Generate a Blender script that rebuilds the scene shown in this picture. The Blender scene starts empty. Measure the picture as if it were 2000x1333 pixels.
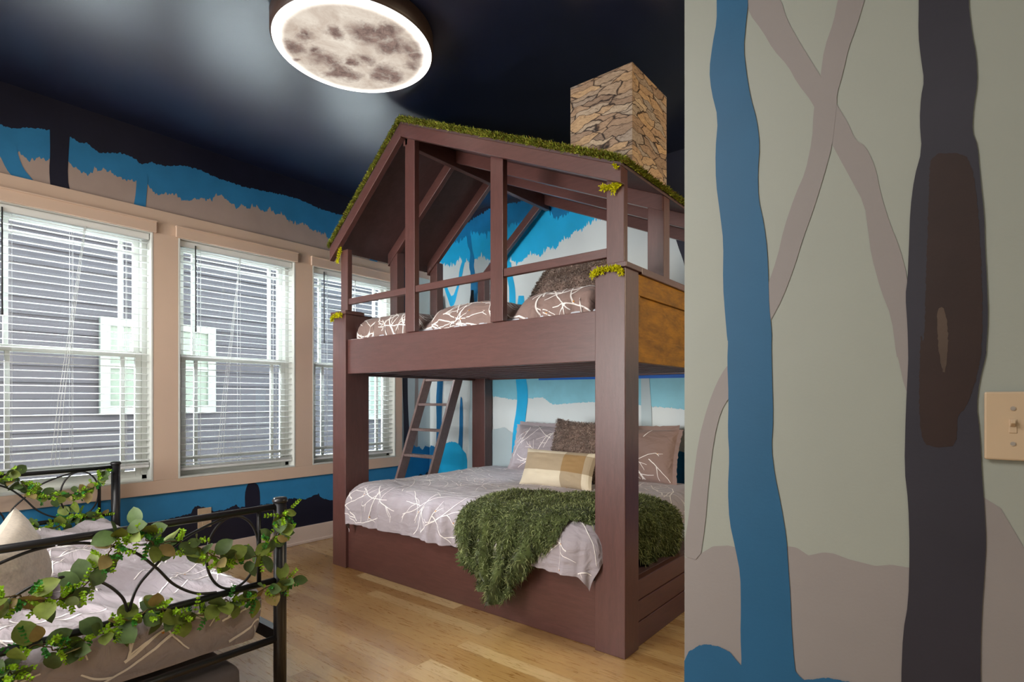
import bpy, bmesh, math, random
import numpy as np
from mathutils import Vector, Matrix, noise
from mathutils.geometry import tessellate_polygon

# ------------------------------------------------------------------ camera, world, lights, exposure
sc = bpy.context.scene
COL = sc.collection
F, HY, CAMH, YAW = 1075.0, 782.0, 1.2, math.radians(39.07)      # focal length in px of the 2000 px frame, horizon row
cd = bpy.data.cameras.new('camera'); cam = bpy.data.objects.new('camera', cd); COL.objects.link(cam)
cd.sensor_width = 36; cd.lens = F / 2000 * 36; cd.shift_y = (HY - 666.5) / 2000; cd.clip_start = .02
cam.location = (0, 0, CAMH); cam.rotation_euler = (math.radians(90), 0, YAW)
sc.camera = cam
sc.view_settings.view_transform = 'Standard'; sc.view_settings.look = 'None'
sc.view_settings.gamma = 1; sc.view_settings.use_curve_mapping = False
sc.view_settings.exposure = 0.65
w = bpy.data.worlds.new('overcast'); sc.world = w; w.use_nodes = True
nt = w.node_tree; bg = nt.nodes['Background']
bg.inputs[0].default_value = (.80, .90, 1.0, 1); bg.inputs[1].default_value = 6.5

def area(name, loc, rot, sx, sy, power, color, portal=False, spread=180):
    l = bpy.data.lights.new(name, 'AREA'); l.shape = 'RECTANGLE'; l.size = sx; l.size_y = sy
    l.energy = power; l.color = color; l.spread = math.radians(spread)
    o = bpy.data.objects.new(name, l); COL.objects.link(o); o.location = loc; o.rotation_euler = rot
    if portal: l.cycles.is_portal = True
    return o
WX, BY, CZ, FY = -4.267, 3.90, 3.03, 1.28         # window wall plane, back wall plane, ceiling height, near wall plane
WINS = [(.49, 1.366), (1.521, 2.396), (2.553, 3.435)]; WZ0, WZ1 = .65, 2.345
for a, b in WINS:
    area('window_daylight', (WX - .20, (a + b) / 2, (WZ0 + WZ1) / 2), (0, math.radians(-90), 0), WZ1 - WZ0 + .3, b - a + .3, 1, (1, 1, 1), portal=True)
sl = bpy.data.lights.new('bright_overcast_sun', 'SUN'); sl.energy = 150; sl.angle = math.radians(50); sl.color = (.92, .96, 1)
so = bpy.data.objects.new('bright_overcast_sun', sl); COL.objects.link(so); so.rotation_euler = Vector((1, .45, -1.15)).to_track_quat('-Z', 'Y').to_euler()
area('added_overhead_fill_right', (.9, -1.0, 2.98), (0, 0, 0), 1.1, 1.1, 9, (1, .95, .88))  # unseen fill added overhead, no fixture modelled
area('added_overhead_fill_left', (-1.9, -1.1, 2.98), (0, 0, 0), 1.6, 1.6, 55, (1, .95, .90))  # added overhead fill that lifts the window wall and bunk front
area('added_front_fill', (-2.7, -2.1, 1.5), (math.radians(90), 0, 0), 1.8, 1.5, 27, (1, .98, .96), spread=80)  # added front fill for the space under the bunk, no window in that wall
area('nook_warm_light', (.7, 3.0, 2.1), (0, math.radians(80), 0), .5, .5, 15, (1, .80, .55))

# ------------------------------------------------------------------ helpers
def ray(px, py):
    l = (px - 1000) / F; s, c = math.sin(YAW), math.cos(YAW)
    return (-s + l * c, c + l * s, -(py - HY) / F)
def at(px, py, axis, v):                           # the point of a wall plane a spot of the photograph lies on
    d = ray(px, py); o = (0, 0, CAMH); i = 'xyz'.index(axis); t = (v - o[i]) / d[i]
    return Vector([o[k] + t * d[k] for k in range(3)])
def srgb(r, g, b):
    f = lambda c: (c / 255 / 12.92) if c / 255 <= .04045 else ((c / 255 + .055) / 1.055) ** 2.4
    return (f(r), f(g), f(b), 1)

class NT:
    def __init__(s, name):
        s.m = bpy.data.materials.new(name); s.m.use_nodes = True; s.t = s.m.node_tree
        s.b = s.t.nodes['Principled BSDF']; s.out = s.t.nodes['Material Output']
    def n(s, typ, **kw):
        x = s.t.nodes.new(typ)
        for k, v in kw.items():
            if k.startswith('i_'): x.inputs[k[2:].replace('_', ' ')].default_value = v
            else: setattr(x, k, v)
        return x
    def l(s, a, b): s.t.links.new(a, b)
    def coords(s, scale=(1, 1, 1), rot=(0, 0, 0)):
        tc = s.n('ShaderNodeTexCoord'); mp = s.n('ShaderNodeMapping')
        mp.inputs['Scale'].default_value = scale; mp.inputs['Rotation'].default_value = rot
        s.l(tc.outputs['Object'], mp.inputs[0]); return mp.outputs[0]
    def noise(s, co, scale, detail=4, rough=.55, dist=0):
        x = s.n('ShaderNodeTexNoise'); x.inputs['Scale'].default_value = scale; x.inputs['Detail'].default_value = detail
        x.inputs['Roughness'].default_value = rough; x.inputs['Distortion'].default_value = dist
        s.l(co, x.inputs['Vector']); return x.outputs[0]
    def ramp(s, fac, stops, interp='LINEAR'):
        r = s.n('ShaderNodeValToRGB'); r.color_ramp.interpolation = interp; e = r.color_ramp.elements
        while len(e) < len(stops): e.new(.5)
        for q, (p, c) in zip(e, stops): q.position = p; q.color = c
        s.l(fac, r.inputs[0]); return r.outputs[0]
    def math(s, op, a, b=None, clamp=False):
        x = s.n('ShaderNodeMath', operation=op); x.use_clamp = clamp
        for i, v in enumerate((a, b)):
            if v is None: continue
            if isinstance(v, (int, float)): x.inputs[i].default_value = v
            else: s.l(v, x.inputs[i])
        return x.outputs[0]
    def mix(s, fac, a, b, blend='MIX'):
        x = s.n('ShaderNodeMix', data_type='RGBA', blend_type=blend)
        for i, v in ((0, fac), (6, a), (7, b)):
            if isinstance(v, (int, float, tuple)): x.inputs[i].default_value = v
            else: s.l(v, x.inputs[i])
        return x.outputs[2]
    def bump(s, h, strength=.3, dist=.01):
        x = s.n('ShaderNodeBump'); x.inputs['Strength'].default_value = strength; x.inputs['Distance'].default_value = dist
        s.l(h, x.inputs['Height']); s.l(x.outputs[0], s.b.inputs['Normal'])
    def rough(s, v): s.b.inputs['Roughness'].default_value = v
    def base(s, c):
        if isinstance(c, tuple): s.b.inputs['Base Color'].default_value = c
        else: s.l(c, s.b.inputs['Base Color'])

def scl(c, k): return tuple(min(1, x * k) for x in c[:3]) + (1,)
def paint_mat(name, c, rough=.55, var=.10, scale=6, bump=.03, spec=.4):
    t = NT(name); co = t.coords(); nz = t.noise(co, scale, 5)
    t.base(t.ramp(nz, [(.3, scl(c, 1 - var)), (.7, scl(c, 1 + var))])); t.rough(rough)
    t.b.inputs['Specular IOR Level'].default_value = spec
    if bump: t.bump(t.noise(co, 160, 2), bump, .004)
    return t.m
def wood_mat(name, c, stretch, rough=.36, var=.22, spec=.65):
    t = NT(name); co = t.coords(stretch); nz = t.noise(co, 7, 6, .6, .6); fine = t.noise(co, 40, 3)
    k = t.math('ADD', t.math('MULTIPLY', nz, .75), t.math('MULTIPLY', fine, .25))
    t.base(t.ramp(k, [(.30, scl(c, 1 - var)), (.52, c), (.72, scl(c, 1 + var))])); t.rough(rough)
    t.b.inputs['Specular IOR Level'].default_value = spec
    t.bump(fine, .12, .003); return t.m
def fabric_mat(name, c, rough=.85, var=.08, scale=3, sheen=.15):
    t = NT(name); co = t.coords(); t.base(t.ramp(t.noise(co, scale, 4), [(.3, scl(c, 1 - var)), (.7, scl(c, 1 + var))]))
    t.rough(rough); t.b.inputs['Sheen Weight'].default_value = sheen; t.b.inputs['Specular IOR Level'].default_value = .2
    t.bump(t.noise(co, 500, 2), .08, .002); return t.m

M = {}
M['white'] = paint_mat('white_vinyl', srgb(226, 228, 222), .35, .02)
M['slat'] = paint_mat('white_slat', srgb(235, 238, 236), .4, .01, bump=0)
M['peach'] = paint_mat('peach_trim_paint', srgb(226, 198, 176), .38, .03, 2)
M['base_white'] = paint_mat('baseboard_paint', srgb(228, 208, 196), .4, .03)
M['navy'] = paint_mat('navy_paint', srgb(33, 34, 52), .42, .12)
M['navy_sky'] = paint_mat('night_sky_paint', srgb(24, 31, 56), .33, .15, 2, .03, .9)
M['blue'] = paint_mat('blue_paint', srgb(52, 136, 190), .5, .08)
M['deepblue'] = paint_mat('deep_blue_paint', srgb(26, 116, 172), .5, .08)
M['cyan'] = paint_mat('cyan_paint', srgb(30, 184, 240), .5, .10, 3)
M['teal'] = paint_mat('teal_paint', srgb(16, 122, 178), .5, .14)
M['aqua'] = paint_mat('aqua_paint', srgb(140, 210, 230), .5, .08)
M['greige'] = paint_mat('greige_paint', srgb(186, 166, 156), .55, .05)
M['mist'] = paint_mat('mist_paint', srgb(226, 236, 238), .55, .04, 2)
M['mist_grey'] = paint_mat('pale_grey_paint', srgb(188, 206, 212), .55, .04, 2)  # flat pale grey mural tone
M['sage'] = paint_mat('sage_paint', srgb(163, 167, 158), .5, .03, 3, .05)
M['taupe'] = paint_mat('taupe_paint', srgb(149, 142, 140), .5, .04, 3, .05)
M['fgblue'] = paint_mat('trunk_blue_paint', srgb(32, 94, 134), .5, .07, 4, .05)
M['fgdark'] = paint_mat('trunk_charcoal_paint', srgb(52, 50, 60), .45, .10, 5, .05)
M['fgbrown'] = paint_mat('trunk_brown_wash', srgb(52, 36, 33), .45, .16, 7, .05)
M['fgtan'] = paint_mat('trunk_tan_smear', srgb(84, 68, 58), .5, .2, 9, .05)
M['tape'] = paint_mat('masking_tape_blue', srgb(20, 110, 215), .5, .1)
BR = srgb(94, 59, 54)
M['wood_x'] = wood_mat('brown_stained_wood_x', BR, (1.2, 9, 9))
M['wood_y'] = wood_mat('brown_stained_wood_y', BR, (9, 1.2, 9))
M['wood_z'] = wood_mat('brown_stained_wood_z', BR, (9, 9, 1.2))
M['wood_dark'] = wood_mat('dark_roof_boards', srgb(84, 58, 58), (1.5, 3, 3), .6, .25)
M['end_panel'] = wood_mat('panel_painted_warm_light', srgb(146, 98, 4), (3, .8, 3), .5, .55, .2)  # amber tone paints warm lamp light and its reflection into the brown wood
M['ladder'] = wood_mat('grey_washed_wood', srgb(140, 116, 112), (9, 2, 2), .5)
M['metal'] = paint_mat('black_metal', srgb(30, 29, 32), .35, .05, bump=0, spec=.6)
def duvet_mat(name, c):
    t = NT(name); co = t.coords(); t.base(t.ramp(t.noise(co, 3, 4), [(.3, scl(c, .94)), (.7, scl(c, 1.06))]))
    t.rough(.7); t.b.inputs['Sheen Weight'].default_value = .2; t.b.inputs['Specular IOR Level'].default_value = .3
    t.bump(t.noise(t.coords((2.2, 6, 6), (0, 0, .35)), 2.6, 3, .45, 1.0), .6, .030); return t.m
M['duvet'] = duvet_mat('taupe_duvet', srgb(168, 158, 163))
M['duvet_brown'] = duvet_mat('mauve_brown_duvet', srgb(146, 122, 114))
M['twig'] = fabric_mat('white_twig_print', srgb(252, 246, 242), var=.02, sheen=0)
M['berry'] = fabric_mat('orange_berry_print', srgb(206, 140, 60), var=.05, sheen=0)
M['fur'] = fabric_mat('brown_faux_fur', srgb(124, 104, 94), .9, .35, 14, .4)
M['fur_tip'] = fabric_mat('pale_fur_tips', srgb(188, 168, 154), .9, .3, 14, .4)
M['green_fur'] = fabric_mat('olive_faux_fur', srgb(78, 88, 46), .85, .25, 10, .2)
M['green_tip'] = fabric_mat('light_olive_fur_tips', srgb(146, 154, 102), .85, .25, 10, .2)
M['sheet'] = fabric_mat('pale_sheet', srgb(200, 204, 212))
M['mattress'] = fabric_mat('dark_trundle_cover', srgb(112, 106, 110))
M['moss'] = fabric_mat('olive_moss', srgb(118, 128, 42), .9, .4, 30, 0)
M['moss_light'] = fabric_mat('light_moss_strands', srgb(184, 186, 76), .9, .3, 30, 0)
M['moss_brown'] = fabric_mat('brown_moss_strands', srgb(120, 96, 36), .9, .3, 30, 0)
M['moss_yellow'] = fabric_mat('yellow_green_moss', srgb(205, 200, 20), .9, .15, 60, 0)
M['plate'] = paint_mat('almond_plastic', srgb(205, 180, 150), .3, .02, bump=0)
M['screw'] = paint_mat('steel_screw', srgb(170, 160, 150), .3, .02, bump=0)
M['leaf_big'] = fabric_mat('olive_leaf', srgb(116, 130, 58), .45, .35, 22, .0)
M['leaf_dark'] = fabric_mat('dark_green_leaf', srgb(84, 104, 60), .45, .3, 22, .0)
M['leaf_brown'] = fabric_mat('tan_edged_leaf', srgb(156, 138, 88), .5, .25, 22, .0)
M['leaf_lime'] = fabric_mat('lime_sprig_leaf', srgb(150, 196, 42), .45, .25, 30, .0)
M['leaf_green'] = fabric_mat('green_sprig_leaf', srgb(64, 140, 56), .45, .25, 30, .0)
M['stem'] = fabric_mat('brown_stem', srgb(104, 88, 58), .6, .2, 30, 0)
M['siding'] = None

def floor_mat():
    t = NT('honey_oak_planks'); co = t.coords((1, 1, 1))
    b = t.n('ShaderNodeTexBrick', offset=.37, offset_frequency=3)
    b.inputs['Scale'].default_value = 1; b.inputs['Brick Width'].default_value = .95; b.inputs['Row Height'].default_value = .083
    b.inputs['Mortar Size'].default_value = .0011; b.inputs['Mortar Smooth'].default_value = .2; b.inputs['Bias'].default_value = 0
    b.inputs['Color1'].default_value = (0, 0, 0, 1); b.inputs['Color2'].default_value = (1, 1, 1, 1); b.inputs['Mortar'].default_value = (.5, .5, .5, 1)
    t.l(co, b.inputs['Vector'])
    # an id per plank drives its tone; grain runs along the plank
    g = t.coords((1.6, 16, 1)); sh = t.n('ShaderNodeVectorMath', operation='ADD'); t.l(g, sh.inputs[0]); t.l(b.outputs['Color'], sh.inputs[1])
    grain = t.noise(sh.outputs[0], 5, 7, .62, 1.2); patch = t.noise(co, 1.5, 3)
    tone = t.ramp(b.outputs['Color'], [(0, srgb(168, 126, 72)), (.35, srgb(188, 147, 88)), (.7, srgb(203, 165, 106)), (1, srgb(220, 190, 138))])
    gr = t.ramp(grain, [(.25, srgb(186, 160, 130)), (.5, srgb(240, 236, 228)), (.8, (1, 1, 1, 1))])
    c = t.mix(.75, tone, gr, 'MULTIPLY')
    kn = t.noise(t.coords((3, 9, 1)), 2.6, 2, .4); knm = t.ramp(kn, [(.73, (0, 0, 0, 1)), (.80, (1, 1, 1, 1))])
    c = t.mix(t.math('MULTIPLY', knm, .6), c, srgb(112, 84, 60))
    c = t.mix(t.math('MULTIPLY', b.outputs['Fac'], .35), c, srgb(110, 80, 48))
    t.base(c)
    t.l(t.math('ADD', t.math('MULTIPLY', grain, .06), .25), t.b.inputs['Roughness'])
    t.b.inputs['Specular IOR Level'].default_value = 1.0; t.b.inputs['Coat Weight'].default_value = .6; t.b.inputs['Coat Roughness'].default_value = .22
    t.bump(t.math('SUBTRACT', t.math('MULTIPLY', grain, .3), b.outputs['Fac']), .03, .002)
    return t.m
M['floor'] = floor_mat()

def stone_mat():
    t = NT('printed_ledge_stone'); co0 = t.coords((1, 1, 1))
    wob = t.n('ShaderNodeTexNoise'); wob.inputs['Scale'].default_value = 9; wob.inputs['Detail'].default_value = 3; t.l(co0, wob.inputs['Vector'])
    mixv = t.n('ShaderNodeVectorMath', operation='SCALE'); mixv.inputs['Scale'].default_value = .075; t.l(wob.outputs['Color'], mixv.inputs[0])
    ad = t.n('ShaderNodeVectorMath', operation='ADD'); t.l(co0, ad.inputs[0]); t.l(mixv.outputs[0], ad.inputs[1])
    mp = t.n('ShaderNodeMapping'); mp.inputs['Scale'].default_value = (7, 7, 29); t.l(ad.outputs[0], mp.inputs[0])
    v = t.n('ShaderNodeTexVoronoi', feature='DISTANCE_TO_EDGE', voronoi_dimensions='3D'); v.inputs['Scale'].default_value = 1; t.l(mp.outputs[0], v.inputs['Vector'])
    vc = t.n('ShaderNodeTexVoronoi', feature='F1'); vc.inputs['Scale'].default_value = 1; t.l(mp.outputs[0], vc.inputs['Vector'])
    sep = t.n('ShaderNodeSeparateColor'); t.l(vc.outputs['Color'], sep.inputs[0])
    col = t.ramp(sep.outputs[0], [(0, srgb(160, 138, 120)), (.3, srgb(192, 164, 138)), (.55, srgb(220, 186, 144)), (.8, srgb(176, 166, 158)), (1, srgb(226, 204, 174))])
    st = t.noise(t.coords((6, 6, 26)), 2.6, 7, .75, 2.5)
    col = t.mix(.8, col, t.ramp(st, [(.36, srgb(84, 66, 54)), (.47, srgb(214, 202, 190)), (.70, (1, 1, 1, 1))]), 'MULTIPLY')
    edge = t.ramp(v.outputs['Distance'], [(0, (0, 0, 0, 1)), (.014, (.16, .12, .10, 1)), (.05, (1, 1, 1, 1))])
    t.base(t.mix(1, col, edge, 'MULTIPLY')); t.rough(.6); return t.m
M['stone'] = stone_mat()

def siding_mat():
    t = NT('lavender_grey_siding'); co = t.coords(); nz = t.noise(t.coords((.6, .6, 5)), 2, 3)
    t.base(t.ramp(nz, [(.3, srgb(26, 25, 29)), (.7, srgb(33, 32, 36))])); t.rough(.7); return t.m
M['siding'] = siding_mat()
M['ext_trim'] = paint_mat('exterior_white_trim', srgb(96, 104, 96), .5, .04)
M['ext_pane'] = paint_mat('exterior_window_shade', srgb(80, 92, 80), .4, .05)

def glass_mat():
    t = NT('window_glass'); t.t.nodes.remove(t.b)
    tr = t.n('ShaderNodeBsdfTransparent'); tr.inputs[0].default_value = (.93, .96, .97, 1)
    gl = t.n('ShaderNodeBsdfGlossy'); gl.inputs['Roughness'].default_value = .02
    fr = t.n('ShaderNodeFresnel'); fr.inputs[0].default_value = 1.35; mx = t.n('ShaderNodeMixShader')
    t.l(fr.outputs[0], mx.inputs[0]); t.l(tr.outputs[0], mx.inputs[1]); t.l(gl.outputs[0], mx.inputs[2]); t.l(mx.outputs[0], t.out.inputs[0])
    return t.m
M['glass'] = glass_mat()

def moon_mat():                                    # the lit, printed diffuser of the moon lamp
    t = NT('moon_print_diffuser'); t.t.nodes.remove(t.b)
    tc = t.n('ShaderNodeTexCoord'); co = tc.outputs['Object']
    wn = t.n('ShaderNodeTexNoise'); wn.inputs['Scale'].default_value = 9; wn.inputs['Detail'].default_value = 6; t.l(co, wn.inputs['Vector'])
    ws = t.n('ShaderNodeVectorMath', operation='SUBTRACT'); t.l(wn.outputs['Color'], ws.inputs[0]); ws.inputs[1].default_value = (.5, .5, .5)
    wk = t.n('ShaderNodeVectorMath', operation='MULTIPLY'); t.l(ws.outputs[0], wk.inputs[0]); wk.inputs[1].default_value = (.16, .16, 0)
    wa = t.n('ShaderNodeVectorMath', operation='ADD'); t.l(co, wa.inputs[0]); t.l(wk.outputs[0], wa.inputs[1]); wc = wa.outputs[0]
    def blob(x, y, r, soft):
        d = t.n('ShaderNodeVectorMath', operation='DISTANCE'); t.l(wc, d.inputs[0]); d.inputs[1].default_value = (x, y, 0)
        flat = d.outputs['Value']
        mr = t.n('ShaderNodeMapRange'); mr.inputs[1].default_value = r + soft; mr.inputs[2].default_value = r - soft; mr.inputs[3].default_value = 0; mr.inputs[4].default_value = 1
        t.l(flat, mr.inputs[0]); return mr.outputs[0]
    s = None
    for b in MARIA:
        q = blob(*b); s = q if s is None else t.math('MAXIMUM', s, q)
    n1 = t.noise(co, 7, 7, .68, .5); n2 = t.noise(co, 34, 4, .7, .8)
    k = t.math('ADD', s, t.math('MULTIPLY', t.math('SUBTRACT', n1, .5), 1.7))
    k = t.math('ADD', k, t.math('MULTIPLY', t.math('SUBTRACT', n2, .5), 1.0))
    mask = t.ramp(k, [(.22, (0, 0, 0, 1)), (.85, (1, 1, 1, 1))])
    light = t.ramp(n1, [(.30, srgb(196, 176, 160)), (.62, srgb(244, 232, 216))])
    dark = t.ramp(n2, [(.30, srgb(104, 86, 82)), (.75, srgb(172, 146, 134))])
    c = t.mix(mask, light, dark)
    ln = t.n('ShaderNodeVectorMath', operation='LENGTH'); t.l(co, ln.inputs[0])
    rim = t.n('ShaderNodeMapRange', interpolation_type='SMOOTHSTEP'); rim.inputs[1].default_value = .315; rim.inputs[2].default_value = .378; rim.inputs[3].default_value = 0; rim.inputs[4].default_value = 1; t.l(ln.outputs['Value'], rim.inputs[0])
    c = t.mix(rim.outputs[0], c, (1, .97, .93, 1))
    em = t.n('ShaderNodeEmission'); t.l(c, em.inputs[0])
    t.l(t.math('ADD', t.math('MULTIPLY', rim.outputs[0], 1.5), .62), em.inputs[1])
    t.l(em.outputs[0], t.out.inputs[0]); return t.m

ORG = {}
class MB:
    def __init__(s): s.v = []; s.f = []; s.m = []; s.sm = []
    def add(s, vs, fs, m=0, smooth=False):
        o = len(s.v); s.v += [tuple(p) for p in vs]
        for f in fs: s.f.append(tuple(i + o for i in f)); s.m.append(m); s.sm.append(smooth)
    def box(s, x0, x1, y0, y1, z0, z1, m=0):
        if x0 > x1: x0, x1 = x1, x0
        if y0 > y1: y0, y1 = y1, y0
        if z0 > z1: z0, z1 = z1, z0
        s.add([(x0, y0, z0), (x1, y0, z0), (x1, y1, z0), (x0, y1, z0), (x0, y0, z1), (x1, y0, z1), (x1, y1, z1), (x0, y1, z1)],
              [(0, 3, 2, 1), (4, 5, 6, 7), (0, 1, 5, 4), (1, 2, 6, 5), (2, 3, 7, 6), (3, 0, 4, 7)], m)
    def prism(s, poly, axis, a, b, m=0):           # closed polygon in the two other axes, extruded a..b
        ix = 'xyz'.index(axis); oth = [i for i in range(3) if i != ix]; n = len(poly); vs = []
        for q in (a, b):
            for p in poly:
                c = [0, 0, 0]; c[ix] = q; c[oth[0]] = p[0]; c[oth[1]] = p[1]; vs.append(tuple(c))
        fs = [tuple(range(n)), tuple(range(2 * n - 1, n - 1, -1))] + [(i, i + n, (i + 1) % n + n, (i + 1) % n) for i in range(n)]
        s.add(vs, fs, m)
    def tube(s, pts, r, n=10, m=0, cap=True):
        pts = [Vector(p) for p in pts]; rs = r if isinstance(r, (list, tuple)) else [r] * len(pts); vs = []
        t = (pts[1] - pts[0]).normalized(); u = t.orthogonal().normalized()
        for i, p in enumerate(pts):
            a = pts[max(0, i - 1)]; b = pts[min(len(pts) - 1, i + 1)]; t = (b - a).normalized()
            u = (u - t * u.dot(t)).normalized(); v = t.cross(u)
            for k in range(n):
                g = 2 * math.pi * k / n; vs.append(p + (u * math.cos(g) + v * math.sin(g)) * rs[i])
        fs = []
        for i in range(len(pts) - 1):
            for k in range(n): fs.append((i * n + k, i * n + (k + 1) % n, (i + 1) * n + (k + 1) % n, (i + 1) * n + k))
        s.add(vs, fs, m, True)
        if cap:
            o = len(s.v) - len(vs)
            s.f.append(tuple(o + k for k in reversed(range(n)))); s.m.append(m); s.sm.append(False)
            s.f.append(tuple(o + (len(pts) - 1) * n + k for k in range(n))); s.m.append(m); s.sm.append(False)
    def lathe(s, c, prof, n=32, m=0, smooth=True):  # profile (r, z) about a vertical axis
        vs = []; 
        for r, z in prof:
            for k in range(n): g = 2 * math.pi * k / n; vs.append((c[0] + r * math.cos(g), c[1] + r * math.sin(g), c[2] + z))
        fs = [(i * n + k, i * n + (k + 1) % n, (i + 1) * n + (k + 1) % n, (i + 1) * n + k) for i in range(len(prof) - 1) for k in range(n)]
        s.add(vs, fs, m, smooth)
    def grid(s, P, m=0, smooth=True):
        r, c = len(P), len(P[0])
        s.add([p for row in P for p in row], [(i * c + j, i * c + j + 1, (i + 1) * c + j + 1, (i + 1) * c + j) for i in range(r - 1) for j in range(c - 1)], m, smooth)
    def poly(s, pts, m=0):                          # flat, possibly concave polygon
        pts = [Vector(p) for p in pts]; tr = tessellate_polygon([pts]); s.add(pts, [tuple(t) for t in tr], m)
    def blades(s, base, nrm, L, W, mats=(0,), lean=.6, rng=None, droop=0):
        rng = rng or np.random.default_rng(1)
        for p, n in zip(base, nrm):
            p = Vector(p); n = Vector(n)
            d = (n + Vector(rng.normal(0, lean, 3)) + Vector((0, 0, -droop))).normalized(); q = d.orthogonal().normalized()
            q = Matrix.Rotation(rng.uniform(0, 6.28), 3, d) @ q; l = L * rng.uniform(.55, 1.2); mid = p + d * l * .55 + n * l * .05
            tip = p + d * l + Vector((0, 0, -droop * l * .5)); h = q * W
            s.add([p - h, p + h, mid + h * .8, tip, mid - h * .8], [(0, 1, 2, 4), (4, 2, 3)], mats[int(rng.integers(len(mats)))], True)
    def build(s, name, mats, parent=None, bevel=0, solid=0, origin=None, subsurf=0):
        me = bpy.data.meshes.new(name); mats = mats if isinstance(mats, (list, tuple)) else [mats]
        A = np.array(s.v, dtype=float)
        if parent is not None: L = ORG[parent.name]
        elif origin is not None: L = Vector(origin)
        else: mn = A.min(0); mx = A.max(0); L = Vector(((mn[0] + mx[0]) / 2, (mn[1] + mx[1]) / 2, mn[2]))
        A = A - np.array(L)
        me.from_pydata(A.tolist(), [], s.f)
        for mt in mats: me.materials.append(mt)
        me.polygons.foreach_set('material_index', s.m); me.polygons.foreach_set('use_smooth', s.sm); me.update()
        o = bpy.data.objects.new(name, me); COL.objects.link(o)
        if parent is not None: o.parent = parent
        else: o.location = L
        ORG[o.name] = L
        if bevel:
            b = o.modifiers.new('bevel', 'BEVEL'); b.width = bevel; b.segments = 2; b.limit_method = 'ANGLE'
        if solid:
            b = o.modifiers.new('solid', 'SOLIDIFY'); b.thickness = solid; b.offset = -1
        if subsurf:
            b = o.modifiers.new('sub', 'SUBSURF'); b.levels = subsurf; b.render_levels = subsurf
        return o
def thing(name, loc, label, cat, group=None):
    o = bpy.data.objects.new(name, None); COL.objects.link(o); o.location = loc; o.empty_display_size = .1
    ORG[o.name] = Vector(loc); return tag(o, label, cat, group)
GROUPS = {'window blind': 'blinds in the three windows', 'garland': 'leaf garlands on the metal bed', 'pillow': 'pillows on the beds', 'duvet': 'twig print duvets'}
def tag(o, label, cat, group=None):
    o['label'] = label; o['category'] = cat; group = group or GROUPS.get(cat)
    if group: o['group'] = group
    return o
def struct(o): o['kind'] = 'structure'; return o

def ragged(pts, amp, step, seed, axis):             # brushed edge: a traced outline cut into short steps and jittered in its plane
    ix = 'xyz'.index(axis); oth = [i for i in range(3) if i != ix]; out = []; rng = random.Random(seed)
    for i in range(len(pts)):
        a, b = pts[i], pts[(i + 1) % len(pts)]; L = (b - a).length; k = max(1, int(L / step))
        for j in range(k):
            p = a.lerp(b, j / k)
            if j or True:
                for o in oth: p[o] += rng.uniform(-amp, amp)
            out.append(p)
    return out
def smooth_poly(pts):                               # one round of corner cutting, so trunks have soft outlines
    out = []
    for i in range(len(pts)):
        a, b = pts[i], pts[(i + 1) % len(pts)]; out += [a.lerp(b, .22), a.lerp(b, .78)]
    return out

def field(mb, axis, plane, curve, zto, mat, rag=0, step=.005, lo=.0, hi=3.03, a0=None, a1=None):
    # a painted area between a brushed outline and a level line: narrow upright strips
    hi_ = 1 if axis == 'x' else 0; P = sorted(((p[hi_], p.z) for p in curve)); xs = [p[0] for p in P]; zs = [p[1] for p in P]
    if a0 is not None: xs = [a0] + xs; zs = [zs[0]] + zs
    if a1 is not None: xs.append(a1); zs.append(zs[-1])
    n = int((xs[-1] - xs[0]) / step) + 1; X = np.linspace(xs[0], xs[-1], n + 1); Z = np.interp(X, xs, zs); V = []
    for x, z in zip(X, Z):
        k = abs(noise.noise(Vector((x * 22, mat, 3)))) * 1.4 + noise.noise(Vector((x * 75, 1, mat))) * .9 + noise.noise(Vector((x * 230, 4, mat))) * .55
        z = min(max(z + rag * k * (1 if zto > z else -1) * -1, lo), hi)
        V += [(plane, x, z), (plane, x, zto)] if axis == 'x' else [(x, plane, z), (x, plane, zto)]
    mb.add(V, [(2 * i, 2 * i + 2, 2 * i + 3, 2 * i + 1) for i in range(n)], mat)

# ------------------------------------------------------------------ floor, ceiling, walls
m = MB(); m.box(WX - .15, 1.9, -2.3, BY + .15, -.06, 0); struct(m.build('floor', M['floor'], origin=(0, 0, 0)))
m = MB(); m.box(WX - .15, 1.9, -2.3, BY + .15, CZ, CZ + .06); struct(m.build('ceiling', M['navy_sky'], origin=(0, 0, CZ)))

def conv(k, ox, oy): return lambda L: [(ox + x * k, oy + y * k) for x, y in L]
def on(axis, v, layer, L): 
    s = {'x': 1, 'y': -1}[axis]; return [at(x, y, axis, v + s * .0004 * layer) for x, y in L]
def clampz(pts, axis, lo=None, hi=None):
    for p in pts:
        if lo is not None: p.z = max(p.z, lo)
        if hi is not None: p.z = min(p.z, hi)
    return pts

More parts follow.
